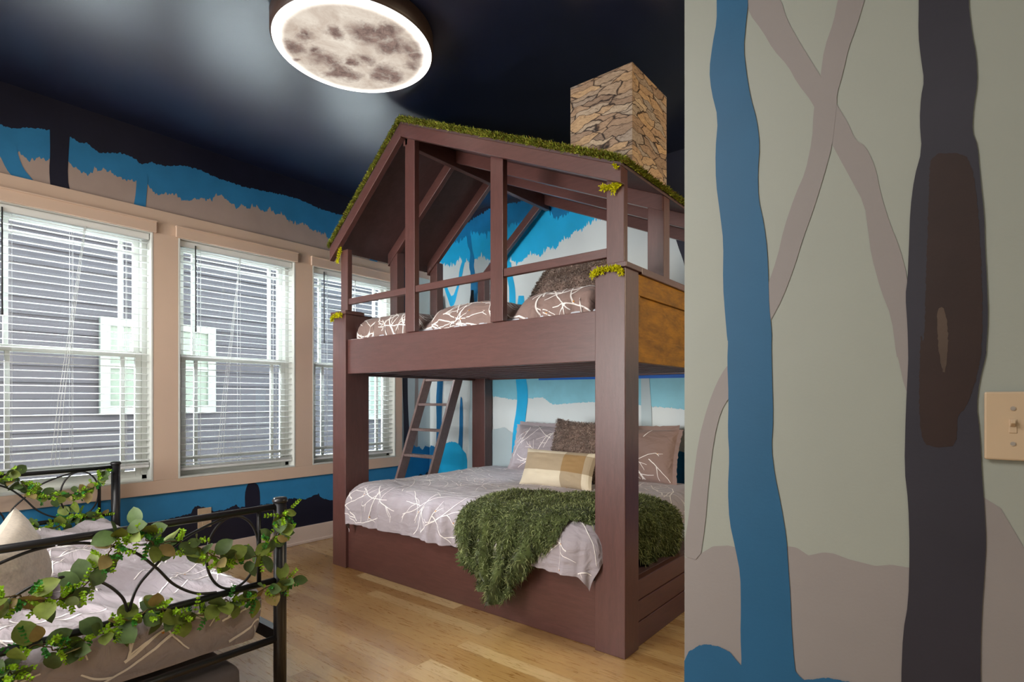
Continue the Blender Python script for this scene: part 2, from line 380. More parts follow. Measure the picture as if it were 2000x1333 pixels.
# ---- near wall on the right (partition) with painted trees
z7 = conv(.525, 1300, 0); z8 = conv(.5125, 1300, 650)
NX = at(1337, 700, 'y', FY).x
m = MB(); m.box(NX, 1.9, FY, FY + .13, 0, CZ, 0)
lay = [0]
def fgp(L, mat, extra=None, sm=True, rag=0):
    lay[0] += 1; pts = on('y', FY, lay[0], L)
    if sm: pts = smooth_poly(pts)
    if rag: pts = ragged(pts, rag, .004, lay[0], 'y')
    for p in pts: p.x = max(p.x, NX + .0005); p.z = min(p.z, CZ - .001); p.z = max(p.z, .001)
    m.poly(pts, mat)
lay[0] += 1; field(m, 'y', FY - .0004 * lay[0], on('y', FY, 0, [(1341, 1090), (1372, 1080)] + z8([(180, 815), (240, 812), (280, 822), (380, 815), (470, 815), (500, 820), (545, 850), (600, 838), (640, 842), (700, 865), (800, 890), (860, 885), (920, 895), (1100, 905), (1250, 938), (1366, 938)])), .001, 1, .0, a0=NX + .0005, a1=1.7)
fgp([(1917, 929), (2100, 1240), (2100, 1260), (1941, 1145), (1900, 1100)], 1)
fgp([(1400, -420)] + z7([(200, -100), (305, 0), (310, 50), (360, 115), (400, 185), (455, 245), (490, 310), (545, 380), (570, 440), (620, 540), (680, 650), (740, 760), (755, 870), (765, 950), (800, 1080), (840, 1180), (860, 1333)]) + z8([(885, 90), (910, 210), (940, 260), (940, 0)]) + z7([(895, 1100), (900, 1030), (870, 920), (830, 820), (800, 720), (780, 620), (745, 545), (705, 520), (680, 460), (637, 390), (575, 280), (500, 160), (450, 70), (430, 0), (330, -150)]) + [(1470, -420)], 1)
fgp([(1740, -420)] + z7([(640, 0), (625, 80), (590, 180), (575, 290), (560, 360), (550, 420), (545, 520), (520, 640), (480, 730), (440, 850), (415, 960), (370, 1090), (370, 1230), (390, 1195), (435, 1110), (480, 990), (510, 890), (550, 780), (590, 650), (620, 540), (637, 390), (637, 350), (660, 270), (680, 180), (710, 100), (740, 0)]) + [(1800, -420)], 1)
fgp(z8([(250, 120), (230, 130), (195, 190), (160, 280), (125, 410), (100, 600), (80, 760), (60, 850), (130, 870), (150, 740), (165, 560), (185, 400), (210, 300), (250, 235)]), 1)
fgp([(1392, -480)] + z7([(190, 0), (190, 80), (175, 160), (162, 260), (170, 340), (195, 440), (185, 560), (187, 680), (203, 800), (215, 900), (213, 1060), (222, 1180), (230, 1270)]) + z8([(238, 30), (235, 110), (240, 250), (237, 380), (243, 470), (237, 600), (243, 720), (265, 820), (285, 920), (287, 1060), (285, 1150), (290, 1270), (270, 1500)]) + [(1430, 2300), (1600, 2300)] + z8([(520, 1500), (490, 1260), (480, 1130), (475, 1000), (467, 890), (460, 780), (440, 660), (415, 540), (403, 440), (410, 330), (405, 150), (403, 50)]) + z7([(395, 1240), (385, 1140), (383, 1060), (378, 930), (365, 830), (345, 740), (343, 640), (350, 540), (340, 450), (315, 360), (300, 270), (290, 180), (298, 90), (308, 0)]) + [(1452, -480)], 2)
lay[0] += 1; field(m, 'y', FY - .0004 * lay[0], on('y', FY, 0, z8([(74, 1250), (90, 1215), (120, 1200), (150, 1187), (200, 1195), (245, 1215), (262, 1240), (292, 1270), (490, 1285), (530, 1325), (600, 1315), (640, 1320), (700, 1330), (800, 1370), (1100, 1500)])), .001, 2, .003, step=.0012, a0=NX + .0005)
fgp([(1795, -650)] + z7([(942, 0), (940, 130), (950, 220), (962, 300), (950, 360), (945, 450), (953, 560), (925, 660), (910, 780), (905, 920), (900, 1040), (892, 1100), (900, 1220), (902, 1300)]) + z8([(925, 110), (915, 300), (910, 520), (925, 650), (930, 830), (925, 1030), (905, 1140), (897, 1333)]) + [(1750, 2600), (1940, 2600)] + z8([(1200, 1333), (1200, 1200), (1205, 1060), (1215, 920), (1222, 800), (1215, 670), (1205, 540), (1197, 380), (1185, 280), (1195, 190), (1222, 80)]) + z7([(1192, 1300), (1200, 1180), (1195, 1050), (1188, 920), (1185, 800), (1168, 640), (1160, 540), (1140, 490), (1145, 400), (1160, 310), (1155, 200), (1140, 130), (1125, 0)]) + [(1892, -650)], 3)
fgp(z7([(985, 572), (1115, 568), (1150, 650), (1172, 900), (1180, 1180), (1175, 1290)]) + z8([(1205, 60), (1190, 160), (1150, 280), (1110, 320), (1110, 430), (1040, 440), (980, 425), (965, 300), (970, 0)]) + z7([(962, 1280), (970, 1000), (980, 700)]), 4, rag=.0008)
fgp(z7([(1012, 1150), (1030, 1140), (1045, 1180), (1052, 1260), (1048, 1333), (1035, 1400), (1020, 1333), (1010, 1240)]), 5, rag=.0008)
struct(m.build('wall_right', [M['sage'], M['taupe'], M['fgblue'], M['fgdark'], M['fgbrown'], M['fgtan']], origin=(NX, FY, 0)))
m = MB(); m.box(1.78, 1.9, -2.3, BY, 0, CZ); struct(m.build('wall_east', M['sage'], origin=(1.8, 0, 0)))
m = MB(); m.box(WX, 1.9, -2.3, -2.18, 0, CZ); struct(m.build('wall_south', M['sage'], origin=(0, -2.2, 0)))

# ---- window wall
m = MB(); T = .15
ys = [-2.3] + [q for ab in WINS for q in ab] + [BY + .15]
for i in range(0, len(ys), 2): m.box(WX - T, WX, ys[i], ys[i + 1], 0, CZ)
for a, b in WINS: m.box(WX - T, WX, a, b, 0, WZ0); m.box(WX - T, WX, a, b, WZ1, CZ)
lay[0] = 0
def wwp(L, mat, rag=0, lo=None, hi=None, sm=False, pts=None):
    lay[0] += 1; q = pts if pts is not None else on('x', WX, lay[0], L)
    for p in q: p.x = WX + .0004 * lay[0]
    if sm: q = smooth_poly(q)
    if rag: q = ragged(q, rag, .008, lay[0], 'x')
    for p in q:
        if lo is not None: p.z = max(p.z, lo)
        if hi is not None: p.z = min(p.z, hi)
        p.y = min(p.y, BY - .001)
    m.poly(q, mat)
ZT, ZB = 2.500, .557
edge_lo = [(0, 300), (31, 290), (58, 314), (75, 306), (96, 311), (134, 314), (154, 330), (173, 342), (182, 328), (190, 326), (209, 330), (224, 342), (240, 347), (266, 354), (288, 357), (300, 376), (314, 381), (328, 374), (341, 378), (356, 390), (370, 393), (388, 384), (408, 388), (413, 391), (424, 378), (436, 382), (450, 396), (466, 403), (474, 394), (485, 410), (494, 398), (502, 401), (517, 414), (527, 405), (538, 418), (550, 416), (562, 428), (573, 431), (584, 438), (592, 435), (612, 450), (637, 454), (645, 473), (665, 470), (700, 478), (760, 492), (800, 500), (836, 505)]
edge_up = [(0, 242), (24, 251), (60, 249), (96, 254), (137, 266), (154, 278), (170, 278), (192, 298), (240, 299), (259, 306), (276, 321), (293, 315), (319, 324), (360, 323), (389, 330), (430, 350), (480, 365), (550, 380), (584, 389), (626, 408), (660, 418), (720, 430), (836, 450)]
left_lo = Vector((WX, -2.2, 2.62)); left_up = Vector((WX, -2.2, 2.8))
lo_pts = on('x', WX, 1, edge_lo); up_pts = on('x', WX, 1, edge_up)
lay[0] += 1; field(m, 'x', WX + .0004 * lay[0], [left_lo] + lo_pts, CZ, 2, .030, a1=BY - .001)
lay[0] += 1; field(m, 'x', WX + .0004 * lay[0], [left_up] + up_pts, CZ, 1, .010, a1=BY - .001)
wwp([(97, 240), (98, 300), (96, 330), (98, 362), (100, 400), (138, 400), (132, 345), (134, 300), (137, 255)], 1, lo=ZT, sm=True)
wwp([(-20, 280), (0, 304), (12, 330), (24, 345), (40, 400), (75, 400), (64, 351), (46, 330), (36, 305), (31, 280)], 2, lo=ZT, sm=True)
wwp([(267, 340), (266, 370), (260, 420), (284, 420), (286, 383), (290, 340)], 2, lo=ZT, sm=True)
wwp([(637, 445), (641, 470), (650, 520), (668, 520), (662, 480), (662, 440)], 2, lo=ZT, sm=True)
wwp([(745, 470), (735, 492), (716, 525), (734, 525), (742, 500), (754, 470)], 2, lo=ZT, sm=True)
wwp(None, 2, pts=[Vector((WX, a, b)) for a, b in [(-2.2, 0.1), (BY, .1), (BY, ZB), (-2.2, ZB)]])
hill = [(0, 1150), (60, 1090), (120, 1068), (180, 1062), (240, 1040), (300, 1022), (340, 1012), (373, 1004), (380, 990), (398, 992), (415, 1000), (440, 996), (453, 990), (460, 987), (468, 993), (520, 986), (550, 982), (564, 975), (577, 974), (593, 977), (607, 971), (614, 968), (622, 966), (628, 974), (649, 979), (700, 970), (760, 965), (836, 935)]
lay[0] += 1; field(m, 'x', WX + .0004 * lay[0], [Vector((WX, -2.2, .30))] + on('x', WX, 0, hill), .1, 1, .010, lo=.1, a1=BY - .001)
wwp([(479, 1000), (478, 965), (482, 950), (486, 944), (500, 944), (505, 950), (508, 965), (508, 1000)], 1, sm=True, hi=ZB)
# strip between the last window and the corner
yc = 3.52
wwp(None, 4, pts=[Vector((WX, yc, .1)), Vector((WX, BY, .1)), Vector((WX, BY, 2.45)), Vector((WX, yc, 2.45))])
wwp(on and [(786, 500), (786, 743), (788, 800), (789, 860), (786, 900), (787, 1000), (806, 1000), (801, 900), (800, 850), (797, 800), (796, 743), (797, 500)], 1, sm=True)
wwp([(812, 500), (811, 743), (809, 820), (806, 920), (815, 920), (817, 820), (817, 743), (817, 500)], 5, sm=True)
lay[0] += 1; field(m, 'x', WX + .0004 * lay[0], on('x', WX, 0, [(787, 880), (796, 885), (806, 868), (812, 875), (818, 872), (824, 880), (830, 872), (838, 874)]), .1, 3, .010)
lay[0] += 1; field(m, 'x', WX + .0004 * lay[0], on('x', WX, 0, [(808, 945), (812, 935), (820, 926), (828, 930), (834, 922), (838, 928)]), .1, 1, .010)
struct(m.build('wall_left', [M['greige'], M['navy'], M['blue'], M['deepblue'], M['mist_grey'], M['taupe']], origin=(WX, 0, 0)))

# ---- back wall
m = MB(); m.box(WX - T, 1.9, BY, BY + .15, 0, CZ)
lay[0] = 0
b4 = conv(.375, 620, 220); b6 = conv(.19501, 640, 700); b5 = conv(.36, 620, 650); b9 = conv(.12, 780, 480); b10 = conv(.12, 980, 480); b3 = conv(.22, 900, 280)
def bwp(L, mat, rag=0, sm=False, lo=0.001, step=.008):
    lay[0] += 1; q = on('y', BY, lay[0], L)
    for p in q: p.x = max(p.x, WX + .001); p.z = min(max(p.z, lo), CZ - .001); p.x = min(p.x, 1.8)
    if sm: q = smooth_poly(q)
    if rag: q = ragged(q, rag, step, lay[0], 'y')
    m.poly(q, mat)
def bfield(L, zto, mat, rag, **k): lay[0] += 1; field(m, 'y', BY - .0004 * lay[0], on('y', BY, 0, L), zto, mat, rag, **k)
bfield(b4([(560, 800), (600, 770), (660, 790), (720, 790), (740, 745), (765, 775), (800, 770), (830, 760), (855, 730), (880, 760), (905, 765), (960, 770), (990, 785), (1010, 755), (1030, 780), (1060, 780), (1110, 730), (1160, 745), (1180, 715), (1200, 700), (1240, 710), (1280, 655), (1310, 650), (1330, 620), (1360, 615), (1400, 585), (1420, 560), (1460, 550), (1500, 540), (1560, 500), (1640, 440)]) + [(1337, 340)], CZ, 1, .05, a0=WX + .001, a1=1.7)
bfield(b4([(560, 740), (640, 700), (700, 680), (780, 640), (800, 618), (850, 628), (885, 622), (905, 600), (940, 600), (985, 590), (1000, 580), (1040, 572), (1080, 560), (1110, 535), (1130, 530), (1150, 500), (1200, 500), (1225, 525), (1240, 545), (1262, 535), (1280, 542), (1310, 515), (1350, 505), (1420, 430), (1500, 380)]) + [(1337, 250)], CZ, 2, .045, a0=WX + .001, a1=1.7)
bfield([(836, 480), (960, 405), (1040, 388), (1060, 380), (1150, 350), (1280, 362), (1337, 395)], CZ, 3, .02, a1=1.7)
bwp(b9([(1090, -200), (1110, 0), (1140, 60), (1155, 120), (1150, 200), (1135, 300), (1140, 380), (1160, 440), (1165, 600), (1160, 700), (1160, 1000), (1270, 1000), (1270, 800), (1290, 700), (1340, 600), (1420, 430), (1480, 350), (1480, 250), (1420, 380), (1330, 470), (1270, 560), (1240, 560), (1230, 440), (1210, 330), (1222, 240), (1215, 170), (1190, 80), (1180, 0), (1160, -200)]), 2, sm=True)
bwp(b9([(700, 560), (730, 690), (800, 900), (830, 1000), (900, 960), (960, 700), (1020, 500), (1050, 330), (1090, 190), (1040, 200), (975, 400), (960, 600), (862, 860), (780, 690), (740, 560)]), 4, sm=True)
bwp(b10([(150, 250), (60, 290), (70, 400), (85, 490), (100, 600), (120, 700), (125, 1100), (225, 1100), (225, 800), (215, 700), (200, 600), (175, 490), (160, 380)]), 4, sm=True)
bwp(b3([(1895, 700), (1905, 840), (1940, 950), (1960, 1000), (1985, 1080), (2020, 1300), (2200, 1300), (2100, 900), (2050, 700)]), 3, sm=True)
# lower part, seen under the upper bunk
bfield([(940, 770), (1000, 780), (1060, 776), (1080, 790), (1163, 785), (1260, 792), (1337, 800)], 1.5, 6, .012, a0=-3.4, a1=1.7)
bwp(b6([(1100, 0), (1098, 240), (1085, 420), (1092, 640), (1085, 900), (1080, 1200), (1135, 1200), (1140, 900), (1140, 640), (1145, 420), (1155, 240), (1155, 0)]), 7, sm=True)
bwp(b6([(1330, 380), (1320, 560), (1318, 740), (1308, 850), (1305, 1100), (1345, 1100), (1350, 850), (1355, 640), (1352, 480), (1345, 400)]), 7, sm=True)
bwp(b6([(1425, 0), (1425, 420), (1410, 640), (1415, 900), (1400, 1200), (1460, 1200), (1460, 0)]), 5, sm=True)
bfield(b6([(1005, 890), (1020, 905), (1040, 875), (1075, 890), (1090, 905), (1150, 870), (1200, 850), (1240, 838), (1290, 845), (1330, 880), (1350, 915), (1390, 960), (1400, 1030)]), .001, 1, .008, a0=WX + .001)
bfield(b6([(1005, 890), (1020, 905), (1040, 875), (1075, 890), (1090, 905)]), .001, 8, .008, a0=WX + .001)
bwp([(960, 840), (985, 835), (1000, 846), (1015, 842), (1000, 930), (960, 960)], 5, .003)
bwp(b5([(1080, -200), (1075, 240), (1085, 350), (1078, 430), (1065, 500), (1055, 600), (1052, 800), (1100, 800), (1120, 540), (1130, 450), (1142, 360), (1140, 300), (1130, 240), (1130, -200)]), 4, sm=True)
bwp(b5([(1755, 0), (1755, 250), (1757, 560), (1800, 560), (1815, 540), (1812, 400), (1800, 260), (1795, 0)]), 5, sm=True)
bfield(b5([(1925, 560), (1940, 600), (1950, 640), (1985, 650)]), .001, 8, .01, a1=1.7)
lay[0] += 1; m.poly([Vector((x, BY - .0004 * lay[0], z)) for x, z in [(-2.86, 1.375), (-1.3, 1.360), (-1.3, 1.392), (-2.86, 1.412)]], 9)
struct(m.build('wall_back', [M['mist'], M['cyan'], M['teal'], M['navy'], M['cyan'], M['mist_grey'], M['aqua'], M['deepblue'], M['deepblue'], M['tape']], origin=(0, BY, 0)))

# baseboards
m = MB(); m.box(WX, WX + .016, -2.18, BY, 0, .142); m.box(WX, WX + .028, -2.18, BY, 0, .022); struct(m.build('baseboard_left', M['base_white'], bevel=.003))
m = MB(); m.box(WX + .03, 1.78, BY - .016, BY, 0, .142); struct(m.build('baseboard_back', M['base_white'], bevel=.003))

# ------------------------------------------------------------------ window casing and windows
m = MB(); xo = WX + .003; xi = WX + .021; YA, YB = -.35, 3.52
m.box(xo, xi, YA, YB, WZ1, ZT); m.box(xo, xi, YA, YB, ZB, WZ0)
yy = [YA] + [q for ab in WINS for q in ab] + [YB]
for i in range(0, len(yy), 2): m.box(xo, xi, yy[i], yy[i + 1], WZ0, WZ1)
struct(m.build('trim_1', M['peach'], bevel=.002))

def window(i, a, b):
    gx, gl = -4.375, -4.345                         # planes of the upper and the lower sash
    t = bpy.data.objects.new('window_%d' % i, None); COL.objects.link(t); t.location = (gx, (a + b) / 2, WZ0); ORG[t.name] = Vector(t.location); struct(t)
    f = MB(); j = .012
    for x0, x1, s in ((WX - T, WX + .023, j),):
        f.box(x0, x1, a, a + s, WZ0, WZ1); f.box(x0, x1, b - s, b, WZ0, WZ1); f.box(x0, x1, a + s, b - s, WZ0, WZ0 + s); f.box(x0, x1, a + s, b - s, WZ1 - s, WZ1)
    s = .045
    f.box(-4.41, -4.33, a + j, a + j + s * .7, WZ0 + j, WZ1 - j); f.box(-4.41, -4.33, b - j - s * .7, b - j, WZ0 + j, WZ1 - j)
    f.box(-4.41, -4.33, a + j, b - j, WZ0 + j, WZ0 + j + .03); f.box(-4.41, -4.33, a + j, b - j, WZ1 - j - .03, WZ1 - j)
    f.build('window_frame', M['white'], t, bevel=.002)
    ya, yb = a + .045, b - .045; zm = 1.51
    def sash(x, z0, z1, bar):
        q = MB(); w = .034; d = .016
        q.box(x - d, x + d, ya, ya + w, z0, z1); q.box(x - d, x + d, yb - w, yb, z0, z1)
        q.box(x - d, x + d, ya + w, yb - w, z0, z0 + w * 1.2); q.box(x - d, x + d, ya + w, yb - w, z1 - w * 1.2, z1)
        c = .011; n = .105
        for yv in (ya + n, yb - n): q.box(x - .012, x + .012, yv - c, yv + c, z0, z1)
        q.box(x - .010, x + .010, ya, yb, bar - c * 1.1, bar + c * 1.1)
        o = q.build('sash', M['white'], t, bevel=.002)
        g = MB(); g.box(x - .002, x + .002, ya + w, yb - w, z0 + w, z1 - w); ORG[o.name] = ORG[t.name]; g.build('pane', M['glass'], o)
    sash(gx - .012, zm - .02, WZ1 - .03, 2.205); sash(gl, WZ0 + .03, zm + .02, .78)
for i, (a, b) in enumerate(WINS): window(i + 1, a, b)

BLAB = ['white slatted blind in the window nearest the camera, hanging behind the bed headboard', 'white slatted blind lowered in the middle window, dark wand at its left', 'white slatted blind in the window partly hidden by the bunk bed']
def blind(i, a, b, zb):
    y0, y1 = a + .018, b - .018; X = -4.292
    t = thing('window_blind', (X, (a + b) / 2, zb), BLAB[i], 'window blind')
    q = MB(); q.box(-4.318, -4.268, y0, y1, WZ1 - .055, WZ1 - .014); q.build('head_rail', M['slat'], t, bevel=.002)
    q = MB(); q.box(WX + .024, WX + .045, a - .02, b + .014, WZ1 - .008, WZ1 + .066); q.box(WX + .024, WX + .052, a - .022, b + .016, WZ1 + .060, WZ1 + .070)
    q.build('valance', M['peach'], t, bevel=.002)
    q = MB(); pitch = .0447; z = WZ1 - .075; k = 0; tilt = math.radians(4)
    while z > zb + .045:
        hw = .0245; dx = hw * math.cos(tilt); dz = hw * math.sin(tilt); th = .0014; P = []
        for u in (-1, -.5, 0, .5, 1):
            sag = .0018 * (1 - u * u); P.append((X + u * dx, z - u * dz + sag))
        top = [(x, zz + th) for x, zz in P]; bot = [(x, zz - th) for x, zz in reversed(P)]
        q.prism(top + bot, 'y', y0, y1); z -= pitch; k += 1
    q.build('slats', M['slat'], t)
    q = MB(); q.box(X - .024, X + .024, y0, y1, zb, zb + .018)
    for e in range(3): q.box(X - .024, X + .024, y0, y1, zb + .0205 + e * .0045, zb + .0235 + e * .0045)
    q.build('bottom_rail', M['slat'], t, bevel=.002)
    q = MB()
    for fr in (.16, .5, .84):
        yv = y0 + (y1 - y0) * fr
        for xx in (X - .0245, X + .0245): q.tube([(xx, yv, WZ1 - .05), (xx, yv, zb + .01)], .0008, 4)
        q.tube([(X, yv + .012, WZ1 - .05), (X, yv + .012, zb + .01)], .0009, 4)
    q.build('ladder_cords', M['slat'], t)
    q = MB(); yc_ = y0 + (y1 - y0) * (.58 if i == 0 else .50)
    for e in (-1, 0, 1):
        q.tube([(X + .028, yc_ + .004 * e, WZ1 - .05), (X + .032, yc_ - .06 + .008 * e, 1.75), (X + .03, yc_ - .12 + .014 * e, 1.2), (X + .03, yc_ - .15 + .02 * e, zb + .06)], .0014, 5)
    q.build('pull_cord', M['slat'], t)
    q = MB(); yw = a + .118; q.tube([(X + .03, yw, WZ1 - .035), (X + .034, yw, 1.72)], .0042, 6); q.tube([(X + .034, yw, 1.72), (X + .034, yw, 1.69)], .0055, 6)
    o = q.build('wand', M['metal'], t); o['label'] = 'dark wand'
for i, ((a, b), zb) in enumerate(zip(WINS, (.745, .70, .69))): blind(i, a, b, zb)

# outlet and light switch
t = thing('wall_outlet', (WX, 1.70, .275), 'almond wall outlet plate low on the blue painted wall under the windows', 'outlet')
m = MB(); m.box(WX + .003, WX + .010, 1.652, 1.746, .272, .415); m.build('cover_plate', M['plate'], t, bevel=.003)
m = MB(); m.box(WX + .008, WX + .012, 1.682, 1.716, .295, .335); m.box(WX + .008, WX + .012, 1.682, 1.716, .352, .392); m.build('socket', M['plate'], t, bevel=.003)
t = thing('light_switch', (.071, FY, 1.155), 'almond toggle light switch beside the dark painted tree trunk', 'light switch')
F_ = FY - .005
m = MB(); cx, cz = .0718, 1.1555; hw, hh = .0373, .0590
m.prism([(cx - hw, cz - hh), (cx + hw, cz - hh), (cx + hw, cz + hh), (cx - hw, cz + hh)], 'y', F_ - .006, F_); m.build('cover_plate', M['plate'], t, bevel=.0035)
m = MB(); m.box(cx - .0052, cx + .0052, F_ - .0075, F_ - .004, cz - .012, cz + .012)
v = [(cx - .004, F_ - .006, cz - .002), (cx + .004, F_ - .006, cz - .002), (cx + .004, F_ - .006, cz + .009), (cx - .004, F_ - .006, cz + .009), (cx - .003, F_ - .018, cz + .005), (cx + .003, F_ - .018, cz + .005), (cx + .003, F_ - .018, cz + .011), (cx - .003, F_ - .018, cz + .011)]
m.add(v, [(0, 3, 2, 1), (4, 5, 6, 7), (0, 1, 5, 4), (1, 2, 6, 5), (2, 3, 7, 6), (3, 0, 4, 7)]); m.build('toggle', M['plate'], t, bevel=.001)
for dz in (-.0302, .0302):
    m = MB(); m.tube([(cx, F_ - .0045, cz + dz), (cx, F_ - .0078, cz + dz)], .0036, 12)
    m.box(cx - .003, cx + .003, F_ - .0082, F_ - .0076, cz + dz - .0006, cz + dz + .0006); m.build('screw', M['screw'], t)

# ------------------------------------------------------------------ moon ceiling lamp
MC = (-2.335, 1.632); MR = .384
def ml(px, py): p = at(px, py, 'z', 2.945); return (p.x - MC[0], p.y - MC[1])
k5 = conv(.19, 500, 0)
MARIA = []
for (x, y, r) in [(640, 560, .055), (740, 600, .05), (860, 700, .055), (950, 730, .04), (380, 450, .05), (500, 340, .04), (620, 500, .03), (1100, 290, .05), (1180, 360, .05), (1290, 300, .04), (1400, 300, .05), (1330, 440, .05), (1450, 450, .05), (1580, 470, .05), (1660, 560, .045), (1640, 650, .04), (1300, 700, .05), (1400, 760, .05), (1250, 760, .045), (1120, 580, .035), (1000, 600, .025), (410, 610, .018), (800, 300, .03)]:
    px, py = k5([(x, y)])[0]; q = ml(px, py); MARIA.append((q[0], q[1], r * 1.15, r * 1.0))
M['moon'] = moon_mat()
t = thing('moon_ceiling_lamp', (MC[0], MC[1], 2.93), 'round lit ceiling lamp printed like a full moon', 'ceiling lamp')
m = MB(); m.lathe((MC[0], MC[1], 2.93), [(MR - .004, .012), (MR, .018), (MR + .004, .022), (MR + .004, .097), (MR - .03, .098)], 96); o = m.build('lamp_housing', wood_mat('dark_bronze_rim', srgb(70, 52, 44), (2, 2, 2), .45), t)
m = MB(); m.lathe((MC[0], MC[1], 2.93), [(.0005, -.002), (.15, -.001), (.28, .001), (.35, .004), (MR - .012, .008), (MR - .004, .013)], 96); m.build('moon_diffuser', M['moon'], t)

# ------------------------------------------------------------------ neighbouring house outside the windows
t = thing('neighbor_house', (-7.3, 2, -1), 'grey sided neighboring house seen through the blinds', 'house')
m = MB(); z = -1.0
while z < 3.5:
    m.prism([(-7.35, z), (-7.2, z), (-7.22, z + .17), (-7.35, z + .17)], 'y', -6, 12); z += .17
m.box(-7.6, -7.35, -6, 12, -1, 3.5)
m.build('siding_wall', M['siding'], t)
def nwin(y0, y1, z0, z1):
    q = MB(); w = .09
    q.box(-7.2, -7.14, y0, y1, z1 - w, z1); q.box(-7.2, -7.14, y0, y1, z0, z0 + w); q.box(-7.2, -7.14, y0, y0 + w, z0 + w, z1 - w); q.box(-7.2, -7.14, y1 - w, y1, z0 + w, z1 - w); q.box(-7.2, -7.15, y0 + w, y1 - w, (z0 + z1) / 2 - .03, (z0 + z1) / 2 + .03)
    o = q.build('window', M['ext_trim'], t); ORG[o.name] = ORG[t.name]
    g = MB(); g.box(-7.19, -7.17, y0 + w, y1 - w, z0 + w, z1 - w); g.build('pane', M['ext_pane'], o)
nwin(1.80, 2.98, 1.05, 2.10); nwin(5.2, 6.4, .9, 2.4)
m = MB(); m.box(-7.6, -6.95, -6, 12, 3.5, 3.62); m.build('eave', M['ext_trim'], t)
m = MB(); m.box(-14, WX - T, -8, 14, -1.06, -1.0); g = m.build('ground', paint_mat('outside_ground', srgb(110, 112, 104), .9)); struct(g)

# ------------------------------------------------------------------ the bunk bed
XL, XR, YF, YBK = -3.556, -1.195, 2.30, 3.885
bunk = thing('playhouse_bunk_bed', ((XL + XR) / 2, 3.1, 0), 'dark brown house-shaped bunk bed with a mossy gable roof and stone chimney', 'bunk bed')
def part(mb, name, mat, bev=.003): return mb.build(name, mat, bunk, bevel=bev)
PW = .16
for (x0, x1, y0, y1) in [(XL, XL + PW, YF, YF + .20), (XR - PW, XR, YF, YF + .14), (XL, XL + PW, YBK - .10, YBK), (XR - PW, XR, YBK - .10, YBK)]:
    m = MB(); m.box(x0, x1, y0, y1, 0, 1.815); part(m, 'post', M['wood_z'])
# plinth of the lower berth
m = MB(); m.box(XL + PW, XR - PW, YF + .022, YF + .06, 0, .325); part(m, 'front_board', M['wood_x'])
m = MB()
for z0, z1 in ((0, .118), (.124, .222), (.228, .325)): m.box(XR - .05, XR - .012, YF + .14, YBK - .10, z0, z1)
part(m, 'end_board', M['wood_y'])
m = MB(); m.box(XL + .02, XL + .06, YF + .20, YBK - .10, 0, .325); part(m, 'end_board', M['wood_y'])
m = MB(); m.box(XL + .06, XR - .05, YF + .06, YBK - .02, .27, .325); part(m, 'lower_platform', M['wood_dark'])
# upper berth
m = MB(); m.box(XL + PW, XR - PW, YF + .018, YF + .056, 1.388, 1.633); part(m, 'guard_board', M['wood_x'])
m = MB(); m.box(XL + PW, XR - PW, YBK - .04, YBK, 1.388, 1.633); part(m, 'guard_board', M['wood_x'])
def endpanel(x0, x1, face, mat):
    q = MB(); y0, y1 = YF + .14, YBK - .10
    q.box(x0, x1, y0, y1, 1.383, 1.50); q.box(x0, x1, y0, y1, 1.705, 1.806); q.box(x0, x1, y0, y0 + .02, 1.50, 1.705); q.box(x0, x1, y1 - .02, y1, 1.50, 1.705)
    q.box(x0 + (.012 if face > 0 else .006), x1 - (.014 if face > 0 else .006), y0, y1, 1.49, 1.71)
    return part(q, 'end_panel', mat, .002)
o = endpanel(XR - .040, XR - .002, 1, M['end_panel']); o['label'] = 'brown panelled end board with warm light painted in amber'
endpanel(XL + .002, XL + .04, -1, M['wood_y'])
for x0, x1 in ((XR - .175, XR + .012), (XL - .012, XL + .175)):
    m = MB(); m.box(x0, x1, YF - .012, YF + .15, 1.815, 1.84); m.box(x0 if x0 < -3 else XR - .09, x1 if x0 > -3 else XL + .05, YF + .15, YBK, 1.806, 1.84); part(m, 'cap_rail', M['wood_y'], .003)
m = MB(); m.box(XL + .04, XR - .04, YF + .056, YBK - .04, 1.425, 1.46)
for k in range(8): yk = YF + .12 + k * .185; m.box(XL + .05, XR - .05, yk, yk + .07, 1.398, 1.425)
part(m, 'upper_platform', M['wood_dark'], 0)
# roof geometry: ridge off centre
RX, RZ = -2.745, 2.952; EXL, EZL = -3.535, 2.292; EXR, EZR = -1.195, 2.272        # top of the rafters along the front
SL = (RZ - EZL) / (RX - EXL); SR = (RZ - EZR) / (EXR - RX)
def rafter_left(y0, y1, xe, h=.098, x1=RX):
    q = MB(); ze = RZ - (RX - xe) * SL; q.prism([(xe, ze), (x1, RZ - (RX - x1) * SL), (x1, RZ - (RX - x1) * SL - h), (xe, ze - h)], 'y', y0, y1); part(q, 'rafter', M['wood_x'], .003)
def rafter_right(y0, y1, xe, h=.085, x0=RX):
    q = MB(); ze = RZ - (xe - RX) * SR; q.prism([(x0, RZ - (x0 - RX) * SR), (xe, ze), (xe, ze - h), (x0, RZ - (x0 - RX) * SR - h)], 'y', y0, y1); part(q, 'rafter', M['wood_x'], .003)
FR = YF - .040
rafter_left(FR, YF - .002, EXL, .085); rafter_right(FR, YF - .002, EXR, .080)
for yv in (2.735, 3.145, 3.790): rafter_left(yv, yv + .038, -3.475 if yv < 3.5 else -3.45, .092, RX - .02)
for yv in (2.735, 3.145, 3.790): rafter_right(yv, yv + .038, XR - .01, .085, RX + .02)
m = MB(); m.box(RX - .02, RX + .02, YF, YBK - .02, RZ - .125, RZ - .012); part(m, 'ridge_beam', M['wood_y'])
